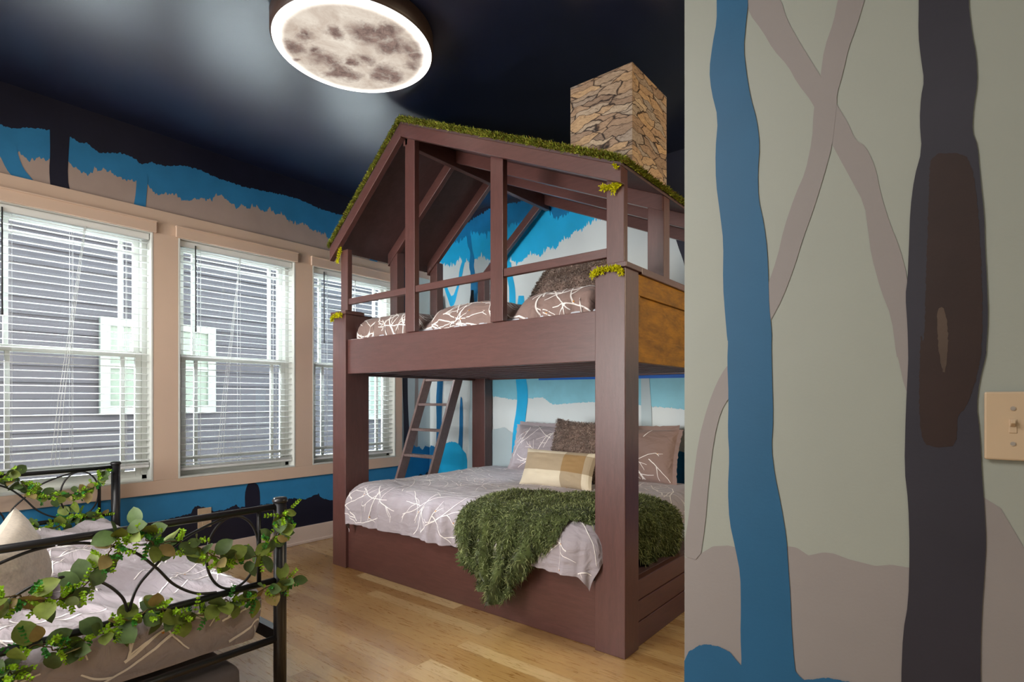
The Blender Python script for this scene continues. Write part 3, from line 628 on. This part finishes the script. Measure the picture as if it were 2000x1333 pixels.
# sheathing
m = MB(); th = .018
def slabL(q, y0, y1, t0, t1, xe=EXL):
    ze = RZ - (RX - xe) * SL; q.prism([(xe, ze + t0), (RX, RZ + t0), (RX, RZ + t1), (xe, ze + t1)], 'y', y0, y1)
def slabR(q, y0, y1, t0, t1, xe=EXR):
    ze = RZ - (xe - RX) * SR; q.prism([(RX, RZ + t0), (xe, ze + t0), (xe, ze + t1), (RX, RZ + t1)], 'y', y0, y1)
slabL(m, FR + .002, 3.20, 0, th); part(m, 'roof_board', M['wood_dark'], 0)
m = MB(); slabR(m, FR + .002, YBK - .01, 0, th); part(m, 'roof_board', M['wood_dark'], 0)
# side plates and upper posts
def box_part(name, x0, x1, y0, y1, z0, z1, mat): m = MB(); m.box(x0, x1, y0, y1, z0, z1); return part(m, name, mat)
box_part('upper_post', -3.453, -3.371, YF, YF + .038, 1.84, 2.275, M['wood_z'])
for y0 in (2.742, 3.160, 3.752): box_part('upper_post', -3.455, -3.370, y0, y0 + .072, 1.84, RZ - (RX + 3.41) * SL - .05, M['wood_z'])
box_part('upper_post', -2.748, -2.657, YF, YF + .040, 1.633, 2.90, M['wood_z'])
box_part('upper_post', -2.023, -1.932, YF, YF + .040, 1.633, 2.575, M['wood_z'])
for y0 in (YF, 2.742, 3.752): box_part('upper_post', -1.293, XR - .005, y0, y0 + (.036 if y0 == YF else .074), 1.84, 2.274, M['wood_z'])
box_part('guard_rail', -3.371, -2.748, YF + .006, YF + .036, 1.880, 1.922, M['wood_x'])
box_part('guard_rail', -2.657, -2.023, YF + .006, YF + .036, 1.880, 1.922, M['wood_x'])
box_part('guard_rail', -1.932, -1.293, YF + .006, YF + .036, 1.876, 1.920, M['wood_x'])
# chimney, a box papered with stone
CX0, CX1, CY0, CY1 = -1.547, -1.199, 2.38, 2.775
m = MB(); rz = lambda x: RZ + th - (x - RX) * SR
m.add([(CX0, CY0, rz(CX0)), (CX1, CY0, rz(CX1)), (CX1, CY1, rz(CX1)), (CX0, CY1, rz(CX0)), (CX0, CY0, 2.803), (CX1, CY0, 2.803), (CX1, CY1, 2.803), (CX0, CY1, 2.803)],
      [(0, 3, 2, 1), (4, 5, 6, 7), (0, 1, 5, 4), (1, 2, 6, 5), (2, 3, 7, 6), (3, 0, 4, 7)])
o = part(m, 'chimney', M['stone'], .002); o['label'] = 'box chimney papered with tan ledge stone'
# moss mat on the roof
rng = np.random.default_rng(4)
def moss(name, sl, y1, n, top):
    q = MB(); L = []; N = []
    x0, x1 = (EXL - .008, RX) if sl < 0 else (RX, EXR + .010)
    nn = Vector((-SL, 0, 1)).normalized() if sl < 0 else Vector((SR, 0, 1)).normalized()
    zf = (lambda x: RZ - (RX - x) * SL) if sl < 0 else (lambda x: RZ - (x - RX) * SR)
    if sl < 0: slabL(q, FR - .004, y1, th, .040, x0)
    else: slabR(q, FR - .004, y1, th, .036, x1)
    for _ in range(n):                              # front edge
        x = rng.uniform(x0, x1); h = rng.uniform(.012, .045); L.append((x, FR - .004, zf(x) + h)); N.append(Vector((0, -1, .35)).normalized())
    for _ in range(n // 3): x = rng.uniform(x0, x1); y = FR + rng.uniform(0, .12); L.append((x, y, zf(x) + .037)); N.append(nn)
    xe = x0 if sl < 0 else x1
    for _ in range(n // 2): y = rng.uniform(FR, y1); L.append((xe, y, zf(xe) + rng.uniform(.015, .042))); N.append(Vector((-1 if sl < 0 else 1, 0, .3)).normalized())
    for _ in range(n // 2): x = rng.uniform(x0, x1); y = rng.uniform(FR, y1); L.append((x, y, zf(x) + .037)); N.append(nn)
    q.blades(L, N, .019, .0022, (0, 0, 0, 1, 2), .55, rng)
    return q.build(name, [M['moss'], M['moss_light'], M['moss_brown']], bunk)
moss('roof_moss', -1, 3.20, 4200, 0); moss('roof_moss', 1, YBK - .01, 6500, 0)
def clump(pts, n, spread):
    q = MB(); L = []; N = []
    for _ in range(n):
        k = rng.uniform(0, len(pts) - 1.001); i = int(k); p = Vector(pts[i]).lerp(Vector(pts[i + 1]), k - i)
        d = Vector(rng.normal(0, 1, 3)).normalized(); d.y = -abs(d.y); L.append(p + d * spread * rng.uniform(.2, 1)); N.append(d)
    q.blades(L, N, .013, .003, (0,), .8, rng); o = q.build('moss_clump', M['moss_yellow'], bunk); o['label'] = 'yellow green moss tuft'
clump([(-3.545, YF - .012, 1.79), (-3.53, YF - .012, 1.805), (-3.47, YF - .014, 1.812), (-3.42, YF - .014, 1.81)], 420, .016)
clump([(-3.545, YF - .01, 1.775), (-3.54, YF - .012, 1.80)], 120, .012)
clump([(-1.36, YF - .012, 1.798), (-1.33, YF - .014, 1.812), (-1.27, YF - .014, 1.815), (-1.22, YF - .014, 1.81), (-1.205, YF - .014, 1.785)], 620, .015)
clump([(-3.43, YF - .012, 2.30), (-3.455, YF - .01, 2.24), (-3.475, YF - .01, 2.19)], 300, .013)
clump([(-1.31, YF - .012, 2.205), (-1.27, YF - .012, 2.195), (-1.215, YF - .014, 2.20), (-1.255, YF - .012, 2.165)], 300, .014)
clump([(-1.225, FR - .01, 2.275), (-1.21, FR - .01, 2.262)], 60, .008)

# ------------------------------------------------------------------ ladder behind the left end of the bunk
lad = thing('wooden_ladder', (-3.86, 3.12, 0), 'dark wooden ladder leaning behind the left end of the bunk bed', 'ladder')
SLP = .376; yf = lambda z: 3.095 + SLP * z      # front edge of the leaning rails
for x in (-4.045, -3.625):
    m = MB(); v = []
    for px_ in (x - .014, x + .014): v += [(px_, yf(0), 0), (px_, yf(0) + .10, 0), (px_, yf(1.83) + .10, 1.83), (px_, yf(1.83), 1.83)]
    m.add(v, [(0, 1, 2, 3), (7, 6, 5, 4), (0, 4, 5, 1), (1, 5, 6, 2), (2, 6, 7, 3), (3, 7, 4, 0)]); o = m.build('rail', M['ladder'], lad, bevel=.003)
    q = MB(); q.tube([(x, 3.845, 1.80), (x, 3.855, 2.12), (x, 3.862, 2.255)], [.022, .024, .012], 12); o = q.build('rubber_tip', M['metal'], o); o['label'] = 'black tapered tip'
for z in (.21, .45, .686, .922, 1.158, 1.394, 1.63):
    m = MB(); m.box(-4.031, -3.639, yf(z) + .006, yf(z) + .088, z - .012, z + .012); m.build('rung', M['ladder'], lad, bevel=.003)

# ------------------------------------------------------------------ bedding helpers
def drape(x0, x1, y0, y1, top, r, tuck=0, fold=.010, seed=0, puff=.0, wav=9.0):
    # a cloth laid over a box: arc coordinates (u, v) measured from its centre
    cx, cy, hx, hy = (x0 + x1) / 2, (y0 + y1) / 2, (x1 - x0) / 2 - r, (y1 - y0) / 2 - r
    def S(u, v):
        du = max(abs(u) - hx, 0) * (1 if u > 0 else -1); dv = max(abs(v) - hy, 0) * (1 if v > 0 else -1)
        e = math.hypot(du, dv); bx, by = max(-hx, min(hx, u)), max(-hy, min(hy, v))
        nz = noise.noise(Vector((u * 2.6 + seed, v * 2.6, seed))) * .012 + noise.noise(Vector((u * 7 + seed, v * 16, seed))) * .0045
        pf = puff * (1 - (bx / hx) ** 4) * (1 - (by / hy) ** 4)
        if e < 1e-9: return Vector((cx + bx, cy + by, top + nz + pf))
        dx, dy = du / e, dv / e; arc = r * math.pi / 2
        if e < arc: h = r * math.sin(e / r); z = -r * (1 - math.cos(e / r))
        else: h = r; z = -r - (e - arc)
        k = min(1, e / (arc * 1.2)); per = bx * (1 if abs(dv) > 0 else 0) * 1 + by * (1 if abs(du) > 0 else 0) + math.atan2(dy, dx) * r * 1.2
        fo = fold * k * (noise.noise(Vector((per * wav + seed, seed * 3.1, e * 1.2))) + .6 * noise.noise(Vector((per * wav * 2.3 + seed, 5 + seed, e * 2.))))*1.6
        if tuck and e > arc: h -= tuck * ((e - arc) / .15) ** 2
        h += fo
        return Vector((cx + bx + dx * h, cy + by + dy * h, top + z + nz * (1 - k) + pf))
    return S, hx, hy
def nrm(S, u, v, e=.004):
    a, b, c, d = S(u + e, v), S(u - e, v), S(u, v + e), S(u, v - e); n = (a - b).cross(c - d)
    return n.normalized() if n.length > 1e-12 else Vector((0, 0, 1))
def sheet(mb, S, u0, u1, v0, v1, step, mat=0, vlo=None):
    nu, nv = int((u1 - u0) / step), int((v1 - v0) / step); P = []
    for j in range(nv + 1):
        row = []
        for i in range(nu + 1):
            u = u0 + (u1 - u0) * i / nu; v = v0 + (v1 - v0) * j / nv; row.append(S(u, v))
        P.append(row)
    mb.grid(P, mat)
def twigs(mb, S, u0, u1, v0, v1, n, seed, mat=1, berry=2, w=.0030, L=.34, eps=.0022, vis=None):
    R = random.Random(seed)
    def ribbon(pts, w0, w1, mm):
        vs = []; k = len(pts)
        for i, (u, v) in enumerate(pts):
            a = pts[max(0, i - 1)]; b = pts[min(k - 1, i + 1)]; tx, ty = b[0] - a[0], b[1] - a[1]; q = math.hypot(tx, ty) or 1
            ww = w0 + (w1 - w0) * i / max(1, k - 1); nx, ny = -ty / q * ww, tx / q * ww; nn = nrm(S, u, v) * eps
            vs += [S(u + nx, v + ny) + nn, S(u - nx, v - ny) + nn]
        mb.add(vs, [(2 * i, 2 * i + 1, 2 * i + 3, 2 * i + 2) for i in range(k - 1)], mm, True)
    def ok(u, v): return u0 < u < u1 and v0 < v < v1 and (vis is None or vis(u, v))
    def grow(u, v, ang, length, w0, depth):
        pts = [(u, v)]; d = 0; st = .011; kids = []
        bend = R.uniform(-2.4, 2.4)
        while d < length:
            ang += bend * st + R.uniform(-.13, .13); u += math.cos(ang) * st; v += math.sin(ang) * st; d += st
            if not ok(u, v): break
            pts.append((u, v))
            if depth < 2 and R.random() < .06: kids.append((u, v, ang + R.choice((-1, 1)) * R.uniform(.5, .95), (length - d) * R.uniform(.4, .8) + .03, w0 * .8))
            if depth > 0 and R.random() < .035: ribbon([(u, v), (u + .008, v + .005)], w0 * 1.1, w0 * .9, berry)
        if len(pts) > 2: ribbon(pts, w0, w0 * .55, mat)
        for q in kids: grow(*q, depth + 1)
    for _ in range(n):
        grow(R.uniform(u0, u1), R.uniform(v0, v1), R.uniform(0, 6.28), L * R.uniform(.6, 1.3), w, 0)

# lower bunk: mattress hidden by the duvet, duvet over it
m = MB(); m.box(-3.36, -1.34, 2.375, 3.84, .325, .545); o = tag(m.build('mattress', M['sheet'], bevel=.03), 'pale mattress of the lower bunk under the duvet', 'mattress')
S1, hx1, hy1 = drape(-3.370, -1.300, 2.235, 3.865, .615, .135, fold=.030, seed=3.3, wav=9)
arc1 = .135 * math.pi / 2
m = MB()
def S1b(u, v): return S1(u, v)
U0, U1, V0, V1 = -hx1 - arc1 - .035, hx1 + arc1 + .02, -hy1 - arc1 - .125, hy1 + arc1 * .6
sheet(m, S1b, U0, U1, V0, V1, .018)
twigs(m, S1b, U0 + .02, U1 - .02, V0 + .012, V1 - .2, 120, 11, w=.0032, L=.46)
o = tag(m.build('duvet', [M['duvet'], M['twig'], M['berry']]), 'grey duvet with white twig print on the lower bunk', 'duvet')

# upper bunk
m = MB(); m.box(-3.38, -1.37, 2.375, 3.82, 1.44, 1.66); tag(m.build('mattress', M['sheet'], bevel=.03), 'mattress of the upper bunk behind the guard board', 'mattress')
S2, hx2, hy2 = drape(-3.405, -1.375, 2.372, 3.84, 1.795, .11, fold=.026, seed=8.1, wav=15)
def S2b(u, v):
    p = S2(u, v); x = p.x                           # the cloth is pinched behind the two middle posts and swells between them
    for px_, wd in ((-2.70, .09), (-1.975, .09)):
        k = math.exp(-((x - px_) / wd) ** 2); front = max(0, min(1, (3.0 - p.y) / .6))
        p.z -= .075 * k * front; p.y += .03 * k * front
    return p
m = MB(); a2 = .11 * math.pi / 2; U0, U1, V0, V1 = -hx2 - a2 - .10, hx2 + a2 + .06, -hy2 - a2 - .10, hy2 + a2
sheet(m, S2b, U0, U1, V0, V1, .018)
twigs(m, S2b, U0 + .02, U1 - .02, V0 + .01, V0 + .40, 54, 5, w=.0048, L=.36)
tag(m.build('duvet', [M['duvet_brown'], M['twig'], M['berry']]), 'brownish grey twig print duvet bulging above the upper bunk guard board', 'duvet')

# ------------------------------------------------------------------ pillows
def pillow(name, c, wv, hv, W, H, D, mats, label, cat, fur=0, tw=0, flange=0, seed=1, mat_fn=None, sag=.0, pinch=.06, furlen=.02):
    c = Vector(c); wv = Vector(wv).normalized(); hv = Vector(hv); hv = (hv - wv * hv.dot(wv)).normalized(); nv = wv.cross(hv)
    def S(u, v, side=1):                            # u, v in -1..1
        prof = (max(0, 1 - abs(u) ** 2.6) * max(0, 1 - abs(v) ** 2.6)) ** .5
        pu = u * (1 - pinch * (1 - abs(u)) * 0) * (1 - pinch * (1 - v * v) * abs(u)); pv = v * (1 - pinch * (1 - u * u) * abs(v))
        nz = noise.noise(Vector((u * 2.2 + seed, v * 2.2, seed))) * .012 + noise.noise(Vector((u * 6 + seed, v * 6, seed * 2))) * .006 * (.4 + abs(u))
        z = (D / 2 * prof + nz * prof) * side
        sg = -sag * (1 - v) * .5 * 0
        return c + wv * (pu * W / 2) + hv * (pv * H / 2 + sg) + nv * z
    q = MB(); n = 36
    for side in (1, -1):
        P = [[S(-1 + 2 * i / n, (-1 + 2 * j / n), side) for i in range(n + 1)] for j in range(n + 1)]
        if side < 0: P = [row[::-1] for row in P]
        if mat_fn is None or side < 0: q.grid(P, 0)
        else:
            for j in range(n):
                for i in range(n): q.add([P[j][i], P[j][i + 1], P[j + 1][i + 1], P[j + 1][i]], [(0, 1, 2, 3)], mat_fn((i + .5) / n, (j + .5) / n), True)
    if flange:
        for a, b, vert in ((-1, 0, 1), (1, 0, 1), (-1, 0, 0), (1, 0, 0)):
            row0, row1 = [], []
            for k in range(25):
                s = -1 + 2 * k / 24; base = S(a, s) if vert else S(s, a); off = (wv if vert else hv) * a * flange
                off += nv * math.sin(k * 1.9 + a) * .005; row0.append(base); row1.append(base + off * (1 + .08 * math.sin(k * 2.7)))
            q.grid([row0, row1], 0)
    if tw:
        f = lambda u, v: S(max(-1, min(1, u / (W / 2))), max(-1, min(1, v / (H / 2))))
        twigs(q, f, -W / 2 * .97, W / 2 * .97, -H / 2 * .97, H / 2 * .97, tw, seed, w=.0034, L=.26, eps=.002)
    if fur:
        L = []; N = []; g = np.random.default_rng(seed)
        for _ in range(fur):
            u, v = g.uniform(-1, 1), g.uniform(-1, 1); side = 1 if g.random() < .75 else -1; p = S(u, v, side)
            e = .03; nn = (S(min(1, u + e), v, side) - S(max(-1, u - e), v, side)).cross(S(u, min(1, v + e), side) - S(u, max(-1, v - e), side)) * side
            if nn.length < 1e-9: nn = nv * side
            L.append(p); N.append((nn.normalized() + nv * .0).normalized())
        q.blades(L, N, furlen, .0016, (0, 0, 1), .9, g, droop=.4)
    return tag(q.build(name, mats), label, cat)
DV = [M['duvet'], M['twig'], M['berry']]
pillow('pillow', (-2.66, 3.70, .80), (1, 0, .0), (0, .36, 1), .62, .40, .17, DV, 'grey twig print pillow at the left, leaning behind the brown fur pillow', 'pillow', tw=12, flange=.03, seed=2)
pillow('pillow', (-1.83, 3.70, .80), (1, 0, 0), (0, .30, 1), .60, .40, .17, [M['duvet_brown'], M['twig'], M['berry']], 'brown-grey twig print pillow at the right end of the lower bunk', 'pillow', tw=18, flange=.03, seed=7)
pillow('fur_pillow', (-2.13, 3.40, .835), (1, -.04, -.03), (-.02, .34, 1), .52, .46, .17, [M['fur'], M['fur_tip']], 'square brown fur pillow behind the tan plaid cushion on the lower bunk', 'pillow', fur=9000, seed=3, pinch=.10)
M['tan'] = fabric_mat('tan_plaid_mid', srgb(176, 158, 132)); M['cream'] = fabric_mat('plaid_cream', srgb(224, 212, 188)); M['tan_dark'] = fabric_mat('plaid_tan_dark', srgb(158, 128, 88)); 
def plaid(i, j):
    a = 1 if (.38 < j < .86) else 0; b = 1 if .62 < i < .90 else 0
    return {(0, 0): 1, (1, 0): 0, (0, 1): 0, (1, 1): 2}[(a, b)]
pillow('lumbar_cushion', (-2.135, 3.13, .725), (1, .10, -.02), (-.02, .45, 1), .56, .27, .15, [M['tan'], M['cream'], M['tan_dark']], 'small tan and cream plaid cushion in front of the fur pillow', 'cushion', seed=4, mat_fn=plaid)
pillow('fur_pillow', (-1.72, 2.66, 1.875), (1, -.02, .06), (0, .8, .9), .52, .34, .16, [M['fur'], M['fur_tip']], 'brown fur pillow lying on the upper bunk below the guard rail', 'pillow', fur=5000, seed=5)

# ------------------------------------------------------------------ green fur throw on the lower bunk
def inside(p, poly):
    x, y = p; c = False; n = len(poly)
    for i in range(n):
        x1, y1 = poly[i]; x2, y2 = poly[(i + 1) % n]
        if (y1 > y) != (y2 > y) and x < (x2 - x1) * (y - y1) / (y2 - y1) + x1: c = not c
    return c
cx1, cy1 = (-3.395 - 1.300) / 2, (2.235 + 3.865) / 2
def uv_from(x, zdrop=None, y=None):                 # front face: zdrop below the top; on top: y
    if y is not None: return (x - cx1, y - cy1)
    return (x - cx1, -hy1 - arc1 - max(0, zdrop - .135))
def S3(u, v):
    off = .022; p = S1(u, v); n = nrm(S1, u, v, .01); e = noise.noise(Vector((u * 3, v * 3, 2))) * .008
    below = max(0, -v - hy1 - arc1); k = min(1, below / .12 + .25) if v < -hy1 + .05 else .25
    if u > hx1: k = .5
    # folds fan out from the hanging corner
    ang = math.atan2((v + hy1 + .66), (u - (-1.93 - cx1)))
    f = math.sin(ang * 19 + noise.noise(Vector((u * 4, v * 4, 7))) * 2.4) * .044 * k
    return p + n * (off + e + f)
top = .615
poly = [uv_from(-2.15, y=2.36), uv_from(-2.23, zdrop=.17), uv_from(-2.25, zdrop=.21), uv_from(-2.19, zdrop=.30), uv_from(-2.10, zdrop=.38), uv_from(-1.97, zdrop=.475), uv_from(-1.925, zdrop=.50), uv_from(-1.87, zdrop=.47), uv_from(-1.77, zdrop=.36), uv_from(-1.67, zdrop=.24), uv_from(-1.56, zdrop=.14), (-1.50 - cx1, -hy1 - .09), (-1.30 - cx1, -hy1 - .03),
        (hx1 + .10, 2.50 - cy1), (hx1 + arc1 + .08, 2.60 - cy1), (hx1 + arc1 + .18, 2.74 - cy1), (hx1 + arc1 + .27, 2.90 - cy1), (hx1 + arc1 + .31, 3.10 - cy1), (hx1 + .1, 3.12 - cy1), (-1.40 - cx1, 3.00 - cy1), (-1.65 - cx1, 2.93 - cy1), (-1.95 - cx1, 2.84 - cy1), (-2.15 - cx1, 2.62 - cy1)]
poly = [(a, b) for a, b in poly]
m = MB(); st = .015; us = [p[0] for p in poly]; vs_ = [p[1] for p in poly]; idx = {}; cells = []
nu = int((max(us) - min(us)) / st) + 2; nv = int((max(vs_) - min(vs_)) / st) + 2; verts = []
def vid(i, j):
    if (i, j) not in idx: idx[(i, j)] = len(verts); verts.append(S3(min(us) + i * st, min(vs_) + j * st))
    return idx[(i, j)]
for i in range(nu):
    for j in range(nv):
        if inside((min(us) + (i + .5) * st, min(vs_) + (j + .5) * st), poly): cells.append((vid(i, j), vid(i + 1, j), vid(i + 1, j + 1), vid(i, j + 1)))
m.add(verts, cells, 0, True)
g = np.random.default_rng(9); L = []; N = []
while len(L) < 26000:
    u, v = g.uniform(min(us), max(us)), g.uniform(min(vs_), max(vs_))
    if inside((u, v), poly): L.append(S3(u, v)); N.append(nrm(S3, u, v, .01))
m.blades(L, N, .030, .0019, (0, 0, 1), .75, g, droop=.55)
tag(m.build('fur_throw', [M['green_fur'], M['green_tip']]), 'shaggy olive green throw draped over the front of the lower bunk', 'blanket')

# ------------------------------------------------------------------ black metal daybed
BX0, BX1, BY0, BY1 = -4.13, -2.10, -.28, 1.12
bed = thing('metal_bed', ((BX0 + BX1) / 2, (BY0 + BY1) / 2, 0), 'black metal bed frame with scrolled ends wrapped in leaf garlands', 'bed')
def bpart(q, name): return q.build(name, M['metal'], bed)
def bend(X):
    for y in (BY0, BY1):
        q = MB(); q.tube([(X, y, 0), (X, y, .795)], .0245, 16); o = bpart(q, 'post')
        q = MB(); q.lathe((X, y, .792), [(.0245, 0), (.029, .003), (.029, .012), (.024, .020), (.001, .022)], 16); q.build('post_cap', M['metal'], o)
    for z, r in ((.778, .0125), (.487, .0125), (.255, .014)):
        q = MB(); q.tube([(X, BY0, z), (X, BY1, z)], r, 12); bpart(q, 'crossbar')
    for y in (BY0 + .085, BY1 - .085):
        q = MB(); q.tube([(X, y, .487), (X, y, .778)], .0085, 8); bpart(q, 'spindle')
    yc0, yc1 = .938, -.098; mid = (yc0 + yc1) / 2
    def scroll(pts, name='scroll'):
        q = MB(); P = []                            # Catmull-Rom through the points
        pts = [Vector((X, a, b)) for a, b in pts]; pp = [pts[0]] + pts + [pts[-1]]
        for i in range(1, len(pp) - 2):
            for k in range(8):
                t = k / 8; a, b, c, d = pp[i - 1], pp[i], pp[i + 1], pp[i + 2]
                P.append(.5 * ((2 * b) + (c - a) * t + (2 * a - 5 * b + 4 * c - d) * t * t + (3 * b - a - 3 * c + d) * t ** 3))
        P.append(pts[-1]); q.tube(P, .0048, 7); bpart(q, name)
    for sgn, yc_ in ((1, yc0), (-1, yc1)):
        scroll([(yc_ + .094 * math.cos(a), .6325 + .134 * math.sin(a)) for a in [k * math.pi / 10 for k in range(21)]], 'scroll_ring')
        f = lambda L: [(yc_ + sgn * a, b) for a, b in L]
        scroll(f([(-.02, .766), (-.10, .745), (-.19, .705), (-.258, .640), (-.31, .58), (-.335, .50)]))
        scroll(f([(-.06, .499), (-.13, .515), (-.20, .565), (-.258, .640), (-.33, .71), (-.44, .755), (-.515, .766)]))
        scroll(f([(-.335, .50), (-.35, .56), (-.40, .62), (-.47, .66), (-.515, .665)]))
bend(BX1); bend(BX0)
for y in (BY0, BY1):
    q = MB(); q.box(BX0, BX1, y - .016, y + .016, .235, .285); bpart(q, 'side_rail')
q = MB()
for k in range(9): x = BX0 + .2 + k * .2; q.box(x, x + .04, BY0, BY1, .262, .27)
bpart(q, 'slat_deck')
m = MB(); m.box(-4.08, -2.19, -.23, 1.04, .275, .40); tag(m.build('mattress', M['sheet'], bevel=.03), 'thin mattress of the metal bed under its duvet', 'mattress')
S4, hx4, hy4 = drape(-4.10, -2.128, -.25, 1.075, .462, .055, tuck=.03, fold=.007, seed=1.7, wav=5)
def S4b(u, v):
    p = S4(u, v); k = max(0, min(1, (p.z - .40) / .05))
    a_ = p.x * .92 + p.y * .38; b_ = p.y * .92 - p.x * .38
    rid = .5 - abs(noise.noise(Vector((a_ * 1.6 + 3, b_ * 8, 1.3)))) * 2.2 + .45 * (.4 - abs(noise.noise(Vector((a_ * 3.2, b_ * 17, 4.1)))) * 2)
    p.z += k * .030 * rid
    if p.z < .26: p.z = .26
    return p
m = MB(); a4 = .055 * math.pi / 2; U0, U1, V0, V1 = -hx4 - a4 - .12, hx4 + a4 + .145, -hy4 - a4 - .12, hy4 + a4 + .145
sheet(m, S4b, U0, U1, V0, V1, .016)
twigs(m, S4b, U0 + .03, U1 - .012, V0 + .03, V1 - .03, 58, 21, w=.0040, L=.38)
twigs(m, S4b, hx4 + a4 * .8, U1 - .012, V0 + .03, V1 - .05, 17, 79, w=.0058, L=.30)
tag(m.build('duvet', [M['duvet'], M['twig'], M['berry']]), 'grey twig print duvet tucked on the black metal bed', 'duvet')
# trundle under the bed
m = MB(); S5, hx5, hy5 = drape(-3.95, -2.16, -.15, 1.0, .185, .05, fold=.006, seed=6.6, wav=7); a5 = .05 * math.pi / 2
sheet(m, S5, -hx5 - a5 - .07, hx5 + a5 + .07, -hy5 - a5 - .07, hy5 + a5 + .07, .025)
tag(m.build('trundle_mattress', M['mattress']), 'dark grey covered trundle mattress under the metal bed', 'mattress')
M['knit'] = fabric_mat('oatmeal_boucle', srgb(196, 182, 164), .95, .14, 90, .3)
pillow('boucle_pillow', (-2.72, .42, .565), (-1, .36, .16), (-.10, -.25, 1), .54, .34, .17, [M['knit'], M['knit']], 'large oatmeal textured pillow standing on the metal bed', 'pillow', seed=9, pinch=.16)

# ------------------------------------------------------------------ leaf garlands
def garland(path, label, seed, big=1.0, dens=1.0):
    R = random.Random(seed); pts = [Vector(p) for p in path]; fine = []
    pp = [pts[0]] + pts + [pts[-1]]
    for i in range(1, len(pp) - 2):
        for k in range(6):
            t = k / 6; a, b, c, d = pp[i - 1], pp[i], pp[i + 1], pp[i + 2]
            fine.append(.5 * ((2 * b) + (c - a) * t + (2 * a - 5 * b + 4 * c - d) * t * t + (3 * b - a - 3 * c + d) * t ** 3))
    fine.append(pts[-1]); t = thing('leaf_garland', tuple(fine[0]), label, 'garland')
    st = MB(); lv = MB(); sp = MB(); st.tube([p + Vector((R.uniform(-.004, .004),) * 3) for p in fine], .0022, 5)
    def leaf(q, base, d, n, L, W, mm, cup=.18):
        d = d.normalized(); sdir = d.cross(n).normalized(); nn = sdir.cross(d).normalized(); rows = []
        for k in range(7):
            f = k / 6; wd = W * (math.sin(math.pi * min(1, f * .93 + .05)) ** .75) * (1 if f < .99 else .1)
            c = base + d * (L * f) - nn * (L * .22 * f * f); rows.append([c - sdir * wd + nn * wd * cup, c, c + sdir * wd + nn * wd * cup])
        q.grid(rows, mm)
    total = sum((fine[i + 1] - fine[i]).length for i in range(len(fine) - 1)); acc = 0; nxt = 0; nxs = 0
    for i in range(len(fine) - 1):
        a, b = fine[i], fine[i + 1]; seg = (b - a).length; tdir = (b - a).normalized(); acc += seg
        while nxt < acc:
            nxt += R.uniform(.011, .020) / dens; p = b
            d = (Vector((R.gauss(.35, .8), R.gauss(0, .8), R.gauss(-.05, .8))) + tdir * R.uniform(-.3, .6))
            L = R.uniform(.038, .074) * big; n = Vector((1, R.gauss(-.3, .6), R.gauss(.6, .7)))
            leaf(lv, p + d.normalized() * .010, d, n, L, L * R.uniform(.33, .46), R.choice((0, 0, 0, 0, 1, 1, 1, 1, 2)))
        while nxs < acc:
            nxs += R.uniform(.007, .014) / dens; p = b
            d = Vector((R.gauss(.25, .7), R.gauss(0, .8), R.gauss(-.25, .9))).normalized(); L = R.uniform(.03, .075) * big; c = R.choice((0, 0, 0, 1))
            sp.tube([p, p + d * L * .6, p + d * L + Vector((0, 0, -.006))], .0008, 4, 2)
            k = 0.25
            while k < 1.02:
                bp = p + d * (L * k); u = d.orthogonal().normalized(); ph = R.uniform(0, 6.28)
                for j in range(4):
                    dd = Matrix.Rotation(ph + j * 1.571, 3, d) @ u; leaf(sp, bp, (dd + d * .7), Vector((1, R.uniform(-.5, .5), R.uniform(-.5, .8))), R.uniform(.008, .013) * big, .0032 * big, c, .1)
                k += .17
    st.build('garland_stem', M['stem'], t); lv.build('garland_leaves', [M['leaf_big'], M['leaf_dark'], M['leaf_brown']], t); sp.build('garland_sprigs', [M['leaf_lime'], M['leaf_green'], M['stem']], t)
    return t
k1 = conv(.3623, 0, 850)
def gpath(L, X, off): 
    out = []
    for i, (x, y) in enumerate(k1(L)):
        p = at(x, y, 'x', X); p.x = X + off * (1 if i % 2 else .6); out.append(p)
    return out
garland(gpath([(1545, 400), (1500, 430), (1520, 480), (1440, 560), (1420, 620), (1350, 650), (1250, 680), (1150, 650), (1050, 600), (980, 580), (900, 570), (800, 580), (740, 500), (640, 520), (600, 590), (560, 660), (500, 740), (440, 800), (350, 870), (220, 880), (100, 860), (0, 870), (-120, 900), (-250, 960)], BX1, .030), 'leaf garland along the upper bar of the near bed end', 3)
garland(gpath([(1560, 770), (1480, 790), (1400, 830), (1300, 890), (1180, 890), (1080, 960), (980, 960), (900, 950), (800, 930), (700, 990), (600, 1040), (520, 1060), (420, 1110), (300, 1140), (180, 1120), (100, 1200), (40, 1260), (60, 1330), (-60, 1330), (-200, 1380)], BX1, .032), 'leaf garland along the lower bar of the near bed end', 8)
garland(gpath([(570, 180), (520, 240), (490, 290), (430, 310), (360, 320), (290, 330), (220, 330), (160, 310), (110, 250), (50, 200), (10, 230), (-60, 260), (-200, 300)], BX0, .028), 'leaf garland along the upper bar of the far bed end by the window', 14, 1.0)
garland(gpath([(560, 420), (500, 440), (440, 440), (380, 420), (330, 480), (270, 500), (200, 500), (130, 495), (60, 510), (0, 520), (-150, 540)], BX0, .028), 'leaf garland along the lower bar of the far bed end by the window', 19, 1.0)
